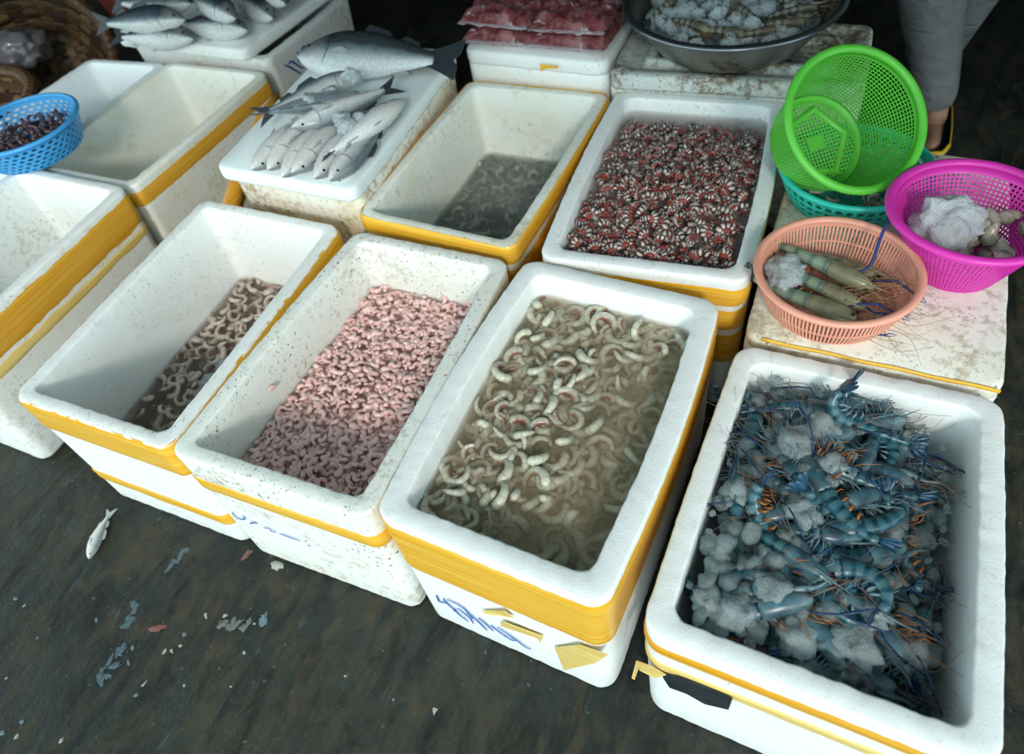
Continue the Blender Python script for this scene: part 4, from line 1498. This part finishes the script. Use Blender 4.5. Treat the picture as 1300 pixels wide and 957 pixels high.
for k in range(110):
    r, a = 0.195 * math.sqrt(rg.random()), rg.uniform(0, 2 * PI)
    s = rg.uniform(0.012, 0.028)
    o = put('crushed_ice_lump', CRUSH_M[k % 4], None, BS + Vector((math.cos(a) * r, math.sin(a) * r, 0.072 + 0.018 * (1 - r / .2) + rg.uniform(0, .008))), quat_rand(rg, 1), s)
    tag(o, 'bluish lump of crushed ice in the steel basin', 'ice', 'crushed ice in the steel basin')
v, f = lathe([(0.001, 0.076), (0.10, 0.074), (0.17, 0.068), (0.212, 0.062)], 48, True, False)
o = mesh('ice_slush', [Vector(p) + Vector((0, 0, .006 * noise.noise(Vector(p) * 40))) for p in v], f, ice_mat('grey_slush', (0.26, 0.33, 0.35), 0.2, 0.2), None)
o.location = BS
tag(o, 'grey ice slush filling the steel basin', 'ice', kind='stuff')


# ------------------------------------------------------------------ fish
class FishKit:
    """head along +x, back +y, lying on its side (thickness along z), origin mid body"""

    def __init__(self, Lg, H, W, body, fin, bend=0.0, seed=0, dorsal='two', fork=0.6, eye=0.011):
        n, seg = 26, 16
        v, u_, v_ = [], [], []
        loops = []

        def bx(s):   # bend sideways in the xy plane
            return bend * Lg * ((s - 0.5) ** 2 - 0.08)
        self.bx = bx

        def hh(s):   # half depth: s 0 tail .. 1 nose
            return H / 2 * max(0.02, (0.20 + 0.80 * math.sin(min(1, max(0, (s - 0.02) / 0.62)) * PI / 2) ** 1.6) * (1 if s < .66 else max(0, 1 - ((s - .66) / .345) ** 1.9) ** 0.72))
        self.hh = hh
        for i in range(n):
            s = 0.10 + 0.90 * i / (n - 1)
            h_ = hh(s)
            w_ = W / 2 * max(0.03, (0.12 + 0.88 * math.sin(min(1, max(0, (s - 0.05) / 0.6)) * PI / 2) ** 1.3) * (1 if s < .66 else max(0, 1 - ((s - .66) / .35) ** 1.9) ** 0.65))
            lp = []
            for k in range(seg):
                a = 2 * PI * k / seg
                lp.append(Vector(((s - 0.55) * Lg, bx(s) + math.sin(a) * h_ - 0.06 * H * (s > .8) * (s - .8) * 5, math.cos(a) * w_)))
                u_.append(s)
                v_.append(math.sin(a))
            loops.append(lp)
        vv, ff = loft(loops)
        self.parts = [('body', mk_mesh('body', vv, ff, body, True, {'u': u_, 'v': v_}))]

        def plate(name, pts, th=0.0012):
            c = len(pts)
            a = [Vector((p[0], p[1], th)) for p in pts]
            b_ = [Vector((p[0], p[1], -th)) for p in pts]
            f_ = [tuple(range(c)), tuple(reversed(range(c, 2 * c)))] + [(k, c + k, c + (k + 1) % c, (k + 1) % c) for k in range(c)]
            self.parts.append((name, mk_mesh(name, a + b_, f_, fin if name != 'belly_fin' else PALEFIN, False)))
        X = lambda s: (s - 0.55) * Lg
        y0 = bx(0.10)
        r0 = hh(0.12)
        plate('tail_fin', [(X(0.14), y0 + r0), (X(0.04), y0 + r0 * 1.9), (X(-0.06), y0 + H * .42), (X(-0.06 + 0.08 * fork), y0 + H * .12), (X(-0.03 + .09 * fork), y0), (X(-0.06 + 0.08 * fork), y0 - H * .12),
                           (X(-0.06), y0 - H * .42), (X(0.04), y0 - r0 * 1.9), (X(0.14), y0 - r0)])
        plate('dorsal_fin', [(X(s), bx(s) + hh(s) * 0.92) for s in (.38, .5, .62)] + [(X(.58), bx(.58) + hh(.58) + H * .17), (X(.44), bx(.44) + hh(.44) + H * .12)])
        plate('dorsal_fin', [(X(s), bx(s) + hh(s) * 0.9) for s in (.22, .29, .36)] + [(X(.32), bx(.32) + hh(.32) + H * .12), (X(.22), bx(.22) + hh(.22) + H * .08)])
        plate('belly_fin', [(X(.62), bx(.6) - hh(.62) * .9), (X(.56), bx(.56) - hh(.56) * .9), (X(.50), bx(.5) - hh(.5) - H * .10), (X(.55), bx(.55) - hh(.55) - H * .08)])
        plate('belly_fin', [(X(.36), bx(.36) - hh(.36) * .9), (X(.28), bx(.28) - hh(.28) * .9), (X(.22), bx(.22) - hh(.22) - H * .10), (X(.30), bx(.3) - hh(.3) - H * .10)])
        for sd in (1, -1):
            # gill slit
            pts = []
            for t in np.linspace(-.75, .75, 7):
                s = 0.80 - 0.045 * (1 - t * t)
                hy = bx(s) + t * hh(.78) * 0.95
                zz = W / 2 * math.sqrt(max(0, 1 - (t * 0.95) ** 2)) * 0.97
                pts.append((X(s), hy, sd * zz))
            vv, ff, _, _ = tube(pts, [W * .014 * q for q in (.3, .8, 1, 1, 1, .8, .3)], 5)
            self.parts.append(('gill_slit', mk_mesh('gill_slit', vv, ff, GILL)))
            bm = bmesh.new()
            bmesh.ops.create_icosphere(bm, subdivisions=2, radius=eye)
            me = bpy.data.meshes.new('eye')
            for q in bm.verts:
                q.co = Vector((q.co.x + X(.915), q.co.y + bx(.9) + hh(.9) * .25, q.co.z * .5 + sd * W * .27))
            bm.to_mesh(me)
            bm.free()
            me.materials.append(BLACK)
            self.parts.append(('eye', me))
            # side fin
            pl = [(X(.74), bx(.74) - H * .08, sd * W * .47), (X(.66), bx(.66) - H * .02, sd * W * .52), (X(.60), bx(.6) - H * .10, sd * W * .53), (X(.66), bx(.66) - H * .16, sd * W * .50)]
            pl += [(a, b_, c_ + sd * .0016) for a, b_, c_ in pl]
            self.parts.append(('side_fin', mk_mesh('side_fin', pl, [(0, 1, 2, 3), (7, 6, 5, 4), (0, 4, 5, 1), (1, 5, 6, 2), (2, 6, 7, 3), (3, 7, 4, 0)], PALEFIN, False)))

    def place(self, name, head, tail, z, roll, label, group, s=1.0, pitch=0.0):
        h_, t_ = Vector((head[0], head[1])), Vector((tail[0], tail[1]))
        yaw = math.atan2(*(h_ - t_).yx)
        mid = t_ + (h_ - t_) * 0.57
        q = Quaternion((0, 0, 1), yaw) @ Quaternion((0, 1, 0), pitch) @ Quaternion((1, 0, 0), roll + (0.4 if name == 'mackerel' else 0.0))
        root = empty(name, (mid.x, mid.y, z), q)
        root.scale = (s, s, s)
        tag(root, label, 'fish', group)
        bd = None
        for n_, me in self.parts:
            o_ = put(n_, me, bd if n_ in ('eye', 'gill_slit') else root)
            bd = bd or o_
        return root


PALEFIN = plain('fin_pale_grey', (0.40, 0.42, 0.42), 0.4, var=0.3, nscale=80)
GILL = plain('gill_dark', (0.07, 0.05, 0.05), 0.4)
FIN = plain('fin_dark', (0.035, 0.045, 0.055), 0.4, var=0.4, nscale=80)
SILVER = fish_mat('silver_skin', (0.10, 0.13, 0.15), (0.44, 0.48, 0.50), (0.78, 0.78, 0.76), 0.25, 0.0, 0.46, 0.70, 0.88)
BASSM = fish_mat('bass_skin', (0.022, 0.028, 0.032), (0.19, 0.24, 0.26), (0.70, 0.76, 0.78), 0.25, 0.0, 0.20, 0.46, 0.62)
MACK = fish_mat('mackerel_skin', (0.012, 0.022, 0.035), (0.12, 0.16, 0.19), (0.68, 0.71, 0.69), 0.25, 0.0, 0.36, 0.50, 0.64)

p0, p1 = at(386, 74, KZ + .03), at(577, 82, KZ + .03)
big = FishKit((p1 - p0).length, 0.150, 0.075, BASSM, FIN, seed=1, fork=0.1, eye=0.006)
big.place('sea_bass', p0, p1, KZ + 0.044, PI - 0.42, 'large silver grey fish with dark tail at the far end of the wet lid', None)
# big fish belly faces the front, so it is turned over; head points to -x

small_l = 0.27
kitsS = [FishKit(small_l, 0.064, 0.052, SILVER, FIN, bend=b_, fork=0.8, eye=0.0036) for b_ in (0.0, 0.12, -0.12, 0.22)]
rows_ = [((325, 219), (432, 118), 0, -0.8), ((343, 217), (440, 122), 1, -0.9), ((361, 226), (462, 122), 1, -0.7), ((376, 223), (482, 116), 0, -0.8),
         ((402, 228), (508, 122), 1, -0.6), ((424, 232), (520, 118), 0, -0.2)]
for i, (hp, tp_, k, roll) in enumerate(rows_):
    hA, tA = at(*hp, KZ + .02), at(*tp_, KZ + .02)
    tA = hA + (tA - hA).normalized() * small_l
    kitsS[k].place('silver_fish', hA, tA, KZ + 0.029, roll, ('silver fish at the row end beside the taped yellowed box', 'second silver fish from the row end beside the yellowed box', 'third silver fish from the row end beside the yellowed box', 'third silver fish from the row end beside the grimy box', 'second silver fish from the row end beside the grimy box', 'silver fish at the row end beside the grimy box')[i], 'small silver fish side by side')
for i, (hp, tp_, k, roll, z, lb) in enumerate((((376, 165), (518, 103), 2, -0.5, .060, 'silver fish lying across the row of other small fish'),
                                               ((452, 95), (345, 142), 1, 0.9, .055, 'dark finned fish with tail over the side of the fish row'),
                                               ((462, 122), (368, 138), 0, 2.6, .062, 'small fish half under ice behind the fish row'),
                                               ((512, 128), (445, 176), 3, -0.4, .054, 'forked tail fish lying over the end of the row'))):
    hA, tA = at(*hp, KZ + z), at(*tp_, KZ + z)
    tA = hA + (tA - hA).normalized() * small_l
    kitsS[k].place('silver_fish', hA, tA, KZ + z, roll, lb, 'small silver fish on top')
for i, (x, y, s) in enumerate(((446, 98, .026), (398, 128, .024), (436, 150, .022), (412, 140, .018), (440, 160, .024), (420, 118, .020), (455, 150, .018), (405, 138, .014))):
    o = put('ice_piece', CRUSH_M[i % 4], None, at(x, y, KZ + .072), quat_rand(rg, .6), s)
    tag(o, 'pale ice lump lying on the small silver fish', 'ice', 'ice lumps on silver fish')

# mackerel on the far tray
mk = [FishKit(0.30, 0.085, 0.06, MACK, FIN, bend=b_, fork=0.6, eye=0.005) for b_ in (0.0, 0.1)]
for i, (hp, tp_, z, roll, lb) in enumerate((((243, 47), (150, 46), .03, 0.25, 'pale bellied mackerel along the near edge of the far tray'),
                                            ((312, 38), (232, 30), .03, 0.1, 'light mackerel next to the inked box side of the far tray'),
                                            ((298, 20), (225, -12), .075, 0.3, 'mackerel with open mouth lying on top of others'),
                                            ((345, 22), (290, -16), .035, 0.1, 'mackerel with white chin at the tray side'),
                                            ((232, 22), (150, 28), .080, 0.7, 'dark backed mackerel stacked over a pale one'),
                                            ((240, 4), (165, 4), .085, 0.6, 'dark mackerel at the far end of the tray'),
                                            ((362, 2), (310, -40), .07, 0.3, 'mackerel at the tray corner by the dark passage'))):
    hA, tA = at(*hp, MZ + z), at(*tp_, MZ + z)
    tA = hA + (tA - hA).normalized() * 0.30
    mk[i % 2].place('mackerel', hA, tA, MZ + z, roll, lb, 'mackerel on the far tray')

# little fish dropped on the floor
fl = FishKit(0.115, 0.034, 0.018, SILVER, plain('fin_pale', (0.35, 0.38, 0.38), .4), bend=0.25, fork=0.7, eye=0.0016)
hA, tA = at(112, 708, .01), at(140, 648, .01)
fl.place('dead_fish', hA, tA, 0.010, 0.1, 'tiny silver fish lying dead on the wet floor', None, s=(hA - tA).length / 0.115)


# ------------------------------------------------------------------ bagged red seafood
m, nt, b = new_mat('bagged_red_flesh')
vec = coords(nt)
n1 = noise_n(nt, vec, 24, 5, .65, .4)
n2 = noise_n(nt, coords(nt, (1, 1.8, 1), (4, 4, 4)), 24, 4, 0.7, 0.8)
c = ramp(nt, n1, [(0.30, (0.06, 0.008, 0.012)), (0.48, (0.20, 0.045, 0.050)), (0.66, (0.36, 0.17, 0.17))])
c = mixc(nt, ramp(nt, n2, [(0.57, 0.0), (0.64, 0.85)]), c, (0.60, 0.56, 0.58))
L(nt, c, b.inputs['Base Color'])
b.inputs['Roughness'].default_value = 0.35
b.inputs['Coat Weight'].default_value = 0.9
b.inputs['Coat Roughness'].default_value = 0.12
bump(nt, b, math_n(nt, 'ADD', n1, noise_n(nt, vec, 70, 3)), 0.7, 0.006)
BAGM = m


def bag(loc, sx, sy, sz, yaw, label, seed):
    nx, ny = 26, 26
    v, f = [], []
    for side in (1, -1):
        for j in range(ny + 1):
            for i in range(nx + 1):
                x, y = -1 + 2 * i / nx, -1 + 2 * j / ny
                e = (1 - abs(x) ** 6) * (1 - abs(y) ** 6)
                h_ = max(0, e) ** 0.45
                p = Vector((x * sx / 2, y * sy / 2, 0))
                q = p * 30 + Vector((seed * 3, 0, 0))
                lump = 0.016 * noise.noise(q) + 0.010 * noise.noise(q * 2.3)
                z = side * (sz / 2 * h_ + (lump if side > 0 else 0) * h_)
                wx = 0.006 * noise.noise(Vector((y * 4, seed, x))) * abs(x) ** 3
                v.append(Vector((p.x + wx, p.y + 0.006 * noise.noise(Vector((x * 4, seed + 3, y))) * abs(y) ** 3, z + sz / 2)))
    w_ = nx + 1
    o_ = w_ * (ny + 1)
    for j in range(ny):
        for i in range(nx):
            a = j * w_ + i
            f.append((a, a + 1, a + w_ + 1, a + w_))
            f.append((o_ + a, o_ + a + w_, o_ + a + w_ + 1, o_ + a + 1))
    rim_ = [i for i in range(w_)] + [j * w_ + nx for j in range(1, ny + 1)] + [ny * w_ + i for i in range(nx - 1, -1, -1)] + [j * w_ for j in range(ny - 1, 0, -1)]
    for k in range(len(rim_)):
        a, b2 = rim_[k], rim_[(k + 1) % len(rim_)]
        f.append((a, o_ + a, o_ + b2, b2))
    root = empty('seafood_bag', loc, Quaternion((0, 0, 1), yaw))
    tag(root, label, 'plastic bag', 'bags of red seafood')
    mesh('filling', v, f, BAGM, root)
    # crimped plastic lip at the mouth
    lv = []
    for i in range(13):
        x = -sx / 2 + sx * i / 12
        lv += [(x * .96, -sy / 2 + .002, sz * .5), (x, -sy / 2 - 0.014 - 0.005 * noise.noise(Vector((x * 60, seed, 0))), sz * .5 + 0.010 * noise.noise(Vector((x * 40, seed, 2))))]
    o = mesh('bag_lip', lv, [(2 * i, 2 * i + 1, 2 * i + 3, 2 * i + 2) for i in range(12)], FILM, root)
    o.modifiers.new('solid', 'SOLIDIFY').thickness = 0.001


FILM, nt, b = new_mat('clear_film')
b.inputs['Base Color'].default_value = (0.7, 0.66, 0.72, 1)
b.inputs['Roughness'].default_value = 0.15
b.inputs['Alpha'].default_value = 0.35
nx0, nx1 = nf.x + 0.0, nr_.x
ny0 = (nf.y + nr_.y) / 2 + 0.05
wN = (nx1 - nx0)
for i, (fx, fy, fz, sx, sy, sz, yaw, lb) in enumerate((
        (0.25, 0.12, 0.0, .21, .24, .045, 0.02, 'bag of red seafood, bottom layer beside the dark passage'),
        (0.73, 0.12, 0.0, .21, .24, .045, -0.03, 'bag of red seafood, bottom layer beside the basin lid'),
        (0.25, 0.37, 0.0, .21, .24, .045, -0.02, 'bag of red seafood, hidden lower layer towards the dark passage'),
        (0.73, 0.37, 0.0, .21, .24, .045, 0.03, 'bag of red seafood, hidden lower layer towards the basin'),
        (0.24, 0.125, 0.043, .205, .235, .045, -0.04, 'bag of red seafood on top, beside the dark passage'),
        (0.72, 0.120, 0.043, .205, .235, .045, 0.05, 'bag of red seafood on top, beside the basin lid'),
        (0.25, 0.36, 0.043, .205, .235, .045, 0.03, 'bag of red seafood on top at the far end, dark passage side'),
        (0.73, 0.36, 0.043, .205, .235, .045, -0.03, 'bag of red seafood on top at the far end, basin side'))):
    bag(Vector((nx0 + wN * fx - 0.01 * fy, ny0 + fy, NZ + fz)), sx, sy, sz, yaw, lb, i + 1)

# ------------------------------------------------------------------ wicker baskets, tub, plastic sack
BAM = [plain('bamboo_%s' % k, c_, 0.55, var=0.45, nscale=25) for k, c_ in (('tan', (0.105, 0.052, 0.020)), ('dark', (0.045, 0.022, 0.010)), ('pale', (0.21, 0.125, 0.05)))]


def wicker(name, label, loc, rot, r0, r1, H, ns=30, nw=8):
    root = empty(name, loc, rot)
    tag(root, label, 'wicker basket', 'wicker baskets')
    rr = lambda s: r0 + (r1 - r0) * math.sin(s * PI / 2)
    for k in range(ns):
        a = 2 * PI * k / ns
        lp = []
        for i in range(nw * 2 + 1):
            s = i / (nw * 2)
            wv = 0.004 * math.cos(PI * (s * nw) + PI * k)
            r = rr(s) + wv
            lp.append(Vector((math.cos(a) * r, math.sin(a) * r, 0.006 + H * s)))
        v, f, _, _ = tube(lp, 0.5 * 2 * PI * r1 / ns * 0.80, 4, ell=(0.06, 1.0), up=(math.cos(a), math.sin(a), 0))
        mesh('stake', v, f, BAM[k % 3 if k % 5 else 0], root, smooth=False)
    hw = H / nw
    for j in range(nw):
        s = (j + 0.5) / nw
        M_ = ns * 4
        v, f = [], []
        for i in range(M_):
            a = 2 * PI * i / M_
            wv = 0.004 * math.cos(a * ns / 2 * 2 / 2 * 1.0 + PI * j)
            r = rr(s) - wv
            for dz in (-0.42, 0.42):
                v.append((math.cos(a) * r, math.sin(a) * r, 0.006 + H * s + dz * hw))
        f = [(2 * i, 2 * ((i + 1) % M_), 2 * ((i + 1) % M_) + 1, 2 * i + 1) for i in range(M_)]
        o = mesh('weaver', v, f, BAM[(j * 2) % 3], root, smooth=False)
        o.modifiers.new('solid', 'SOLIDIFY').thickness = 0.003
    # wrapped rim
    v, f = [], []
    M_, sg = 180, 8
    for i in range(M_):
        a = 2 * PI * i / M_
        rb = 0.020 * (1 + 0.25 * (i % 3 == 0))
        for k in range(sg):
            q = 2 * PI * k / sg
            v.append((math.cos(a) * (r1 + rb * math.cos(q)), math.sin(a) * (r1 + rb * math.cos(q)), H + rb * math.sin(q)))
    f = [(i * sg + k, ((i + 1) % M_) * sg + k, ((i + 1) % M_) * sg + (k + 1) % sg, i * sg + (k + 1) % sg) for i in range(M_) for k in range(sg)]
    mesh('rim', v, f, BAM[0], root, smooth=False)
    # plaited bottom
    m_ = 7
    pw = 2 * r0 / (2 * m_)
    for ax in (0, 1):
        for i in range(-m_, m_):
            c0 = (i + .5) * pw
            half = math.sqrt(max(0.0, r0 * r0 - c0 * c0))
            if half < 0.03:
                continue
            kk = 18
            v = []
            for t in range(kk + 1):
                x = -half + 2 * half * t / kk
                z = 0.006 + 0.003 * math.cos(PI * x / pw + PI * i + PI * ax)
                for d in (-.46, .46):
                    v.append((x, c0 + d * pw, z) if ax == 0 else (c0 + d * pw, x, z))
            f = [(2 * t, 2 * t + 2, 2 * t + 3, 2 * t + 1) for t in range(kk)]
            o = mesh('bottom_strip', v, f, BAM[(i + ax) % 3], root, smooth=False)
            o.modifiers.new('solid', 'SOLIDIFY').thickness = 0.002
    return root


tq = Quaternion((1, 0, 0), 0.0)
bq = (Vector((0.62, -0.40, 0.70))).normalized().to_track_quat('Z', 'Y')
wc = at(40, 74, 0.31)
wicker('wicker_basket', 'brown wicker basket tipped on its side showing its woven inside', wc - (bq @ Vector((0, 0, 0.24))), bq, 0.20, 0.275, 0.24)
wicker('wicker_basket', 'low brown wicker basket standing beside the clean empty foam box', (-2.775, 1.155, 0.0), None, 0.25, 0.325, 0.33)
# carrying loop on the tipped basket
SACK = plain('grey_sack', (0.16, 0.15, 0.17), 0.25, coat=0.6)
bm = bmesh.new()
bmesh.ops.create_icosphere(bm, subdivisions=4, radius=1)
for q in bm.verts:
    d = 1 + 0.35 * noise.noise(q.co * 1.5) + 0.18 * noise.noise(q.co * 4.5) + 0.08 * noise.noise(q.co * 10)
    q.co = Vector((q.co.x * .13 * d, q.co.y * .10 * d, q.co.z * .07 * d))
me = bpy.data.meshes.new('grey_plastic_sack')
bm.to_mesh(me)
bm.free()
me.materials.append(SACK)
me.polygons.foreach_set('use_smooth', [True] * len(me.polygons))
sk = put('grey_plastic_sack', me, None, at(22, 62, 0.30))
tag(sk, 'crumpled grey plastic sack inside the tipped wicker basket', 'plastic sack')

RED = plain('red_plastic', (0.30, 0.030, 0.014), 0.45, var=0.55, nscale=7)
tubb = Box([Vector((-3.05, 2.08)), Vector((-2.36, 2.08)), Vector((-2.30, 2.62)), Vector((-3.05, 2.62))], 0.46, t=0.012, tp=0.06, tin=0.05, r=0.07, floor_t=0.01, bow=0.0, seed=3)
tubb.body(RED, 'plastic_tub', 'scuffed red plastic tub behind the mackerel tray', 'tub', rough=0.0)
Lp = [rquad(tubb.c, i_, 0.075, z_) for i_, z_ in ((0.0, .43), (-0.018, .434), (-0.02, .452), (-0.004, .463), (0.006, .462))]
v, f = loft(Lp, False, False)
mesh('rim', v, f, RED, tubb.root, origin=tubb.origin)

# ------------------------------------------------------------------ person in grey trousers
def skin_body(name, verts, edges, radii, mat, parent, root_i=0, sub=2):
    me = bpy.data.meshes.new(name)
    me.from_pydata(verts, edges, [])
    o = bpy.data.objects.new(name, me)
    col.objects.link(o)
    o.parent = parent
    md = o.modifiers.new('skin', 'SKIN')
    md.use_smooth_shade = True
    if not me.skin_vertices:
        return o
    for i, r in enumerate(radii):
        d = me.skin_vertices[0].data[i]
        d.radius = r if isinstance(r, tuple) else (r, r)
        d.use_root = (i == root_i)
    o.modifiers.new('sub', 'SUBSURF').levels = sub
    o.modifiers['sub'].render_levels = sub
    me.materials.append(mat)
    return o


SKIN = plain('skin', (0.36, 0.20, 0.13), 0.5)
GREYC = plain('grey_cloth', (0.165, 0.168, 0.172), 0.85, var=0.25, nscale=14)
_nt = GREYC.node_tree
bump(_nt, _nt.nodes['Principled BSDF'], noise_n(_nt, coords(_nt, (1, 1, 2.2)), 9, 3, 0.5, 1.2), 0.9, 0.02)
SHIRT = plain('dark_shirt', (0.05, 0.055, 0.075), 0.85, var=0.2, nscale=14)
per = empty('person', (0.21, 2.32, 0))
tag(per, 'person in loose grey trousers and blue sandals standing behind the baskets', 'person')
o0 = Vector((0.21, 2.32, 0))
fA, kA, hA = Vector((0.225, 2.215, 0.075)), Vector((0.105, 2.285, 0.46)), Vector((0.10, 2.44, 0.86))
fB, kB, hB = Vector((0.19, 2.47, 0.075)), Vector((0.245, 2.36, 0.47)), Vector((0.26, 2.46, 0.86))
pel = Vector((0.18, 2.46, 0.94))
chest = Vector((0.18, 2.46, 1.32))
neck = Vector((0.18, 2.45, 1.48))
head = Vector((0.18, 2.43, 1.60))
top_ = Vector((0.18, 2.43, 1.68))
vs_b = [pel, hA, kA, fA, hB, kB, fB, Vector((.18, 2.46, 1.12)), chest, neck, head, top_,
        Vector((-.02, 2.46, 1.39)), Vector((-.09, 2.40, 1.12)), Vector((-.06, 2.24, .92)), Vector((.38, 2.46, 1.39)), Vector((.45, 2.40, 1.12)), Vector((.42, 2.24, .92)),
        fA + Vector((.0, -.14, -.04)), fB + Vector((.0, -.14, -.04)),
        fA + Vector((.0, .02, -.045)), fB + Vector((.0, .02, -.045))]
ed = [(0, 1), (1, 2), (2, 3), (3, 20), (20, 18), (0, 4), (4, 5), (5, 6), (6, 21), (21, 19), (0, 7), (7, 8), (8, 9), (9, 10), (10, 11), (8, 12), (12, 13), (13, 14), (8, 15), (15, 16), (16, 17)]
rad = [.12, .085, .055, .036, .085, .055, .036, .12, .13, .05, .085, .06, .055, .042, .03, .055, .042, .03, (.035, .02), (.035, .02), .034, .034]
# hands: palm plus five fingers, on each wrist
for wi, sgn in ((14, 1), (17, -1)):
    w0 = vs_b[wi]
    pi_ = len(vs_b)
    vs_b.append(w0 + Vector((0, -.05, -.045)))
    ed.append((wi, pi_))
    rad.append((.030, .016))
    for fi in range(5):
        dx = (fi - 2) * 0.018 * sgn
        ln = (.045, .07, .078, .072, .055)[fi]
        j0 = len(vs_b)
        if fi == 0:
            vs_b += [w0 + Vector((-.032 * sgn, -.055, -.04)), w0 + Vector((-.046 * sgn, -.085, -.055))]
        else:
            vs_b += [w0 + Vector((dx, -.05 - ln * .6, -.06 - ln * .45)), w0 + Vector((dx, -.05 - ln * .8, -.06 - ln))]
        ed += [(pi_, j0), (j0, j0 + 1)]
        rad += [.0095, .008]
skin_body('body', [tuple(p - o0) for p in vs_b], ed, rad, SKIN, per)
tr_v = [pel + Vector((0, 0, .06)), pel, hA, hA.lerp(kA, .5), kA, kA.lerp(fA, .45) + Vector((-.0, 0, 0)), fA.lerp(kA, .0), hB, hB.lerp(kB, .5), kB, kB.lerp(fB, .5), fB.lerp(kB, .02)]
skin_body('trousers', [tuple(p - o0) for p in tr_v], [(0, 1), (1, 2), (2, 3), (3, 4), (4, 5), (5, 6), (1, 7), (7, 8), (8, 9), (9, 10), (10, 11)],
          [.15, .15, .12, .115, .105, .080, .056, .12, .112, .095, .075, .055], GREYC, per, 1)
sh_v = [pel + Vector((0, 0, .02)), Vector((.18, 2.46, 1.14)), chest, neck + Vector((0, 0, -.03)), vs_b[12], vs_b[12].lerp(vs_b[13], .9), vs_b[15], vs_b[15].lerp(vs_b[16], .9)]
skin_body('shirt', [tuple(p - o0) for p in sh_v], [(0, 1), (1, 2), (2, 3), (2, 4), (4, 5), (2, 6), (6, 7)], [.16, .15, .155, .07, .075, .065, .075, .065], SHIRT, per, 2)
hr = [head + Vector((0, .02, .03)), head + Vector((0, .01, .085))]
skin_body('hair', [tuple(p - o0) for p in hr], [(0, 1)], [.092, .06], BLACK, per)
for fp in (fA, fB):
    mb = MB()
    out = [(-.042, .05), (-.036, .075), (0, .085), (.036, .075), (.042, .05), (.046, -.06), (.045, -.14), (.028, -.185), (0, -.195), (-.03, -.185), (-.047, -.14), (-.046, -.06)]
    lp = [[Vector((x * k + fp.x, y * k + fp.y, z)) - o0 for x, y in out] for k, z in ((1, .001), (1, .022), (.94, .026))]
    v, f = loft(lp)
    sd = mesh('sandal', v, f, plain('blue_sandal', (0.02, 0.035, 0.07), .5), per)
    lp = [[Vector((x * k + fp.x, y * k + fp.y, z)) - o0 for x, y in out] for k, z in ((1.03, .058), (1.05, .064), (1.03, .070), (0.97, .070))]
    v, f = loft(lp, False, False)
    mesh('sandal_trim', v, f, plain('yellow_trim', (0.65, 0.42, 0.02), .5), sd)
    lp = [[Vector((x * k + fp.x, y * k + fp.y, z)) - o0 for x, y in out] for k, z in ((1.0, .02), (1.03, .06))]
    v, f = loft(lp, False, False)
    mesh('sandal_upper', v, f, plain('blue_upper', (0.025, 0.05, 0.10), .5), sd)

# ------------------------------------------------------------------ scraps on the floor
SC1 = plain('pale_scrap', (0.42, 0.42, 0.38), 0.4, var=0.5, nscale=80)
SC2 = plain('bluish_scrap', (0.13, 0.20, 0.24), 0.35, var=0.4, nscale=60)
SC5 = plain('tissue_scrap', (0.16, 0.17, 0.155), 0.4, var=0.6, nscale=90)
SC4 = plain('dull_scrap', (0.085, 0.135, 0.165), 0.3, var=0.7, nscale=50)
SC3 = plain('reddish_scrap', (0.22, 0.09, 0.075), 0.4, var=0.5, nscale=80)
rs = random.Random(3)


def flake(loc, s, mat, seed, h=0.25):
    bm = bmesh.new()
    bmesh.ops.create_icosphere(bm, subdivisions=2, radius=1)
    for q in bm.verts:
        d = 1 + 0.9 * noise.noise(q.co * 1.6 + Vector((seed * 7, 0, 0))) + 0.7 * noise.noise(q.co * 4 + Vector((seed, 0, 0)))
        d = max(0.25, d)
        q.co = Vector((q.co.x * s[0] * d, q.co.y * s[1] * d, max(-0.0005, q.co.z * min(s) * h * d)))
    me_ = bpy.data.meshes.new('floor_scrap')
    bm.to_mesh(me_)
    bm.free()
    me_.materials.append(mat)
    o_ = put('floor_scrap', me_, None, (loc.x, loc.y, 0.0006), Quaternion((0, 0, 1), rs.uniform(0, 6)))
    return o_


for i, (x, y, s, mt, lb) in enumerate((
        (314, 704, (.012, .006), SC3, 'reddish prawn shell scrap by the pink prawn box'), (352, 718, (.014, .009), SC1, 'pale shredded scrap by the pink prawn box foot'),
        (335, 787, (.014, .008), SC2, 'small blue grey plastic scrap on the floor'), (200, 797, (.014, .006), SC3, 'reddish fish scrap on the floor'))):
    tag(flake(at(x, y, 0), s, mt, i + 1), lb, 'scrap', 'scraps on the wet floor')
for grp_i, (pts_, mt, lb) in enumerate((
        ([(222, 713), (215, 721), (229, 705), (234, 700)], SC4, 'bluish plastic shred in a torn clump near the pink prawn box'),
        ([(166, 785), (160, 795), (172, 774), (170, 766), (163, 790)], SC4, 'bluish plastic shred in a long torn streak on open floor'),
        ([(140, 838), (151, 828), (131, 850), (146, 845), (158, 821), (137, 858), (128, 862)], SC4, 'bluish plastic shred in the widest torn streak on open floor'),
        ([(283, 792), (291, 797), (300, 793), (309, 797), (296, 789), (314, 792)], SC5, 'pale wet tissue shred crumpled on open floor'))):
    for k, (x, y) in enumerate(pts_):
        tag(flake(at(x, y, 0), (rs.uniform(.007, .013), rs.uniform(.004, .007)), mt, 60 + grp_i * 9 + k, 0.18), lb, 'scrap', 'torn shreds on the wet floor')
for i in range(46):
    x, y = rs.uniform(0, 620), rs.uniform(600, 950)
    if y < 640 + 0.42 * (x - 60) + 40:
        continue
    tag(flake(at(x, y, 0), (rs.uniform(.002, .006), rs.uniform(.002, .004)), rs.choice((SC1, SC2, SC1)), i + 20), 'tiny pale fish scale or scrap on the wet floor', 'scrap', 'tiny scraps on the wet floor')
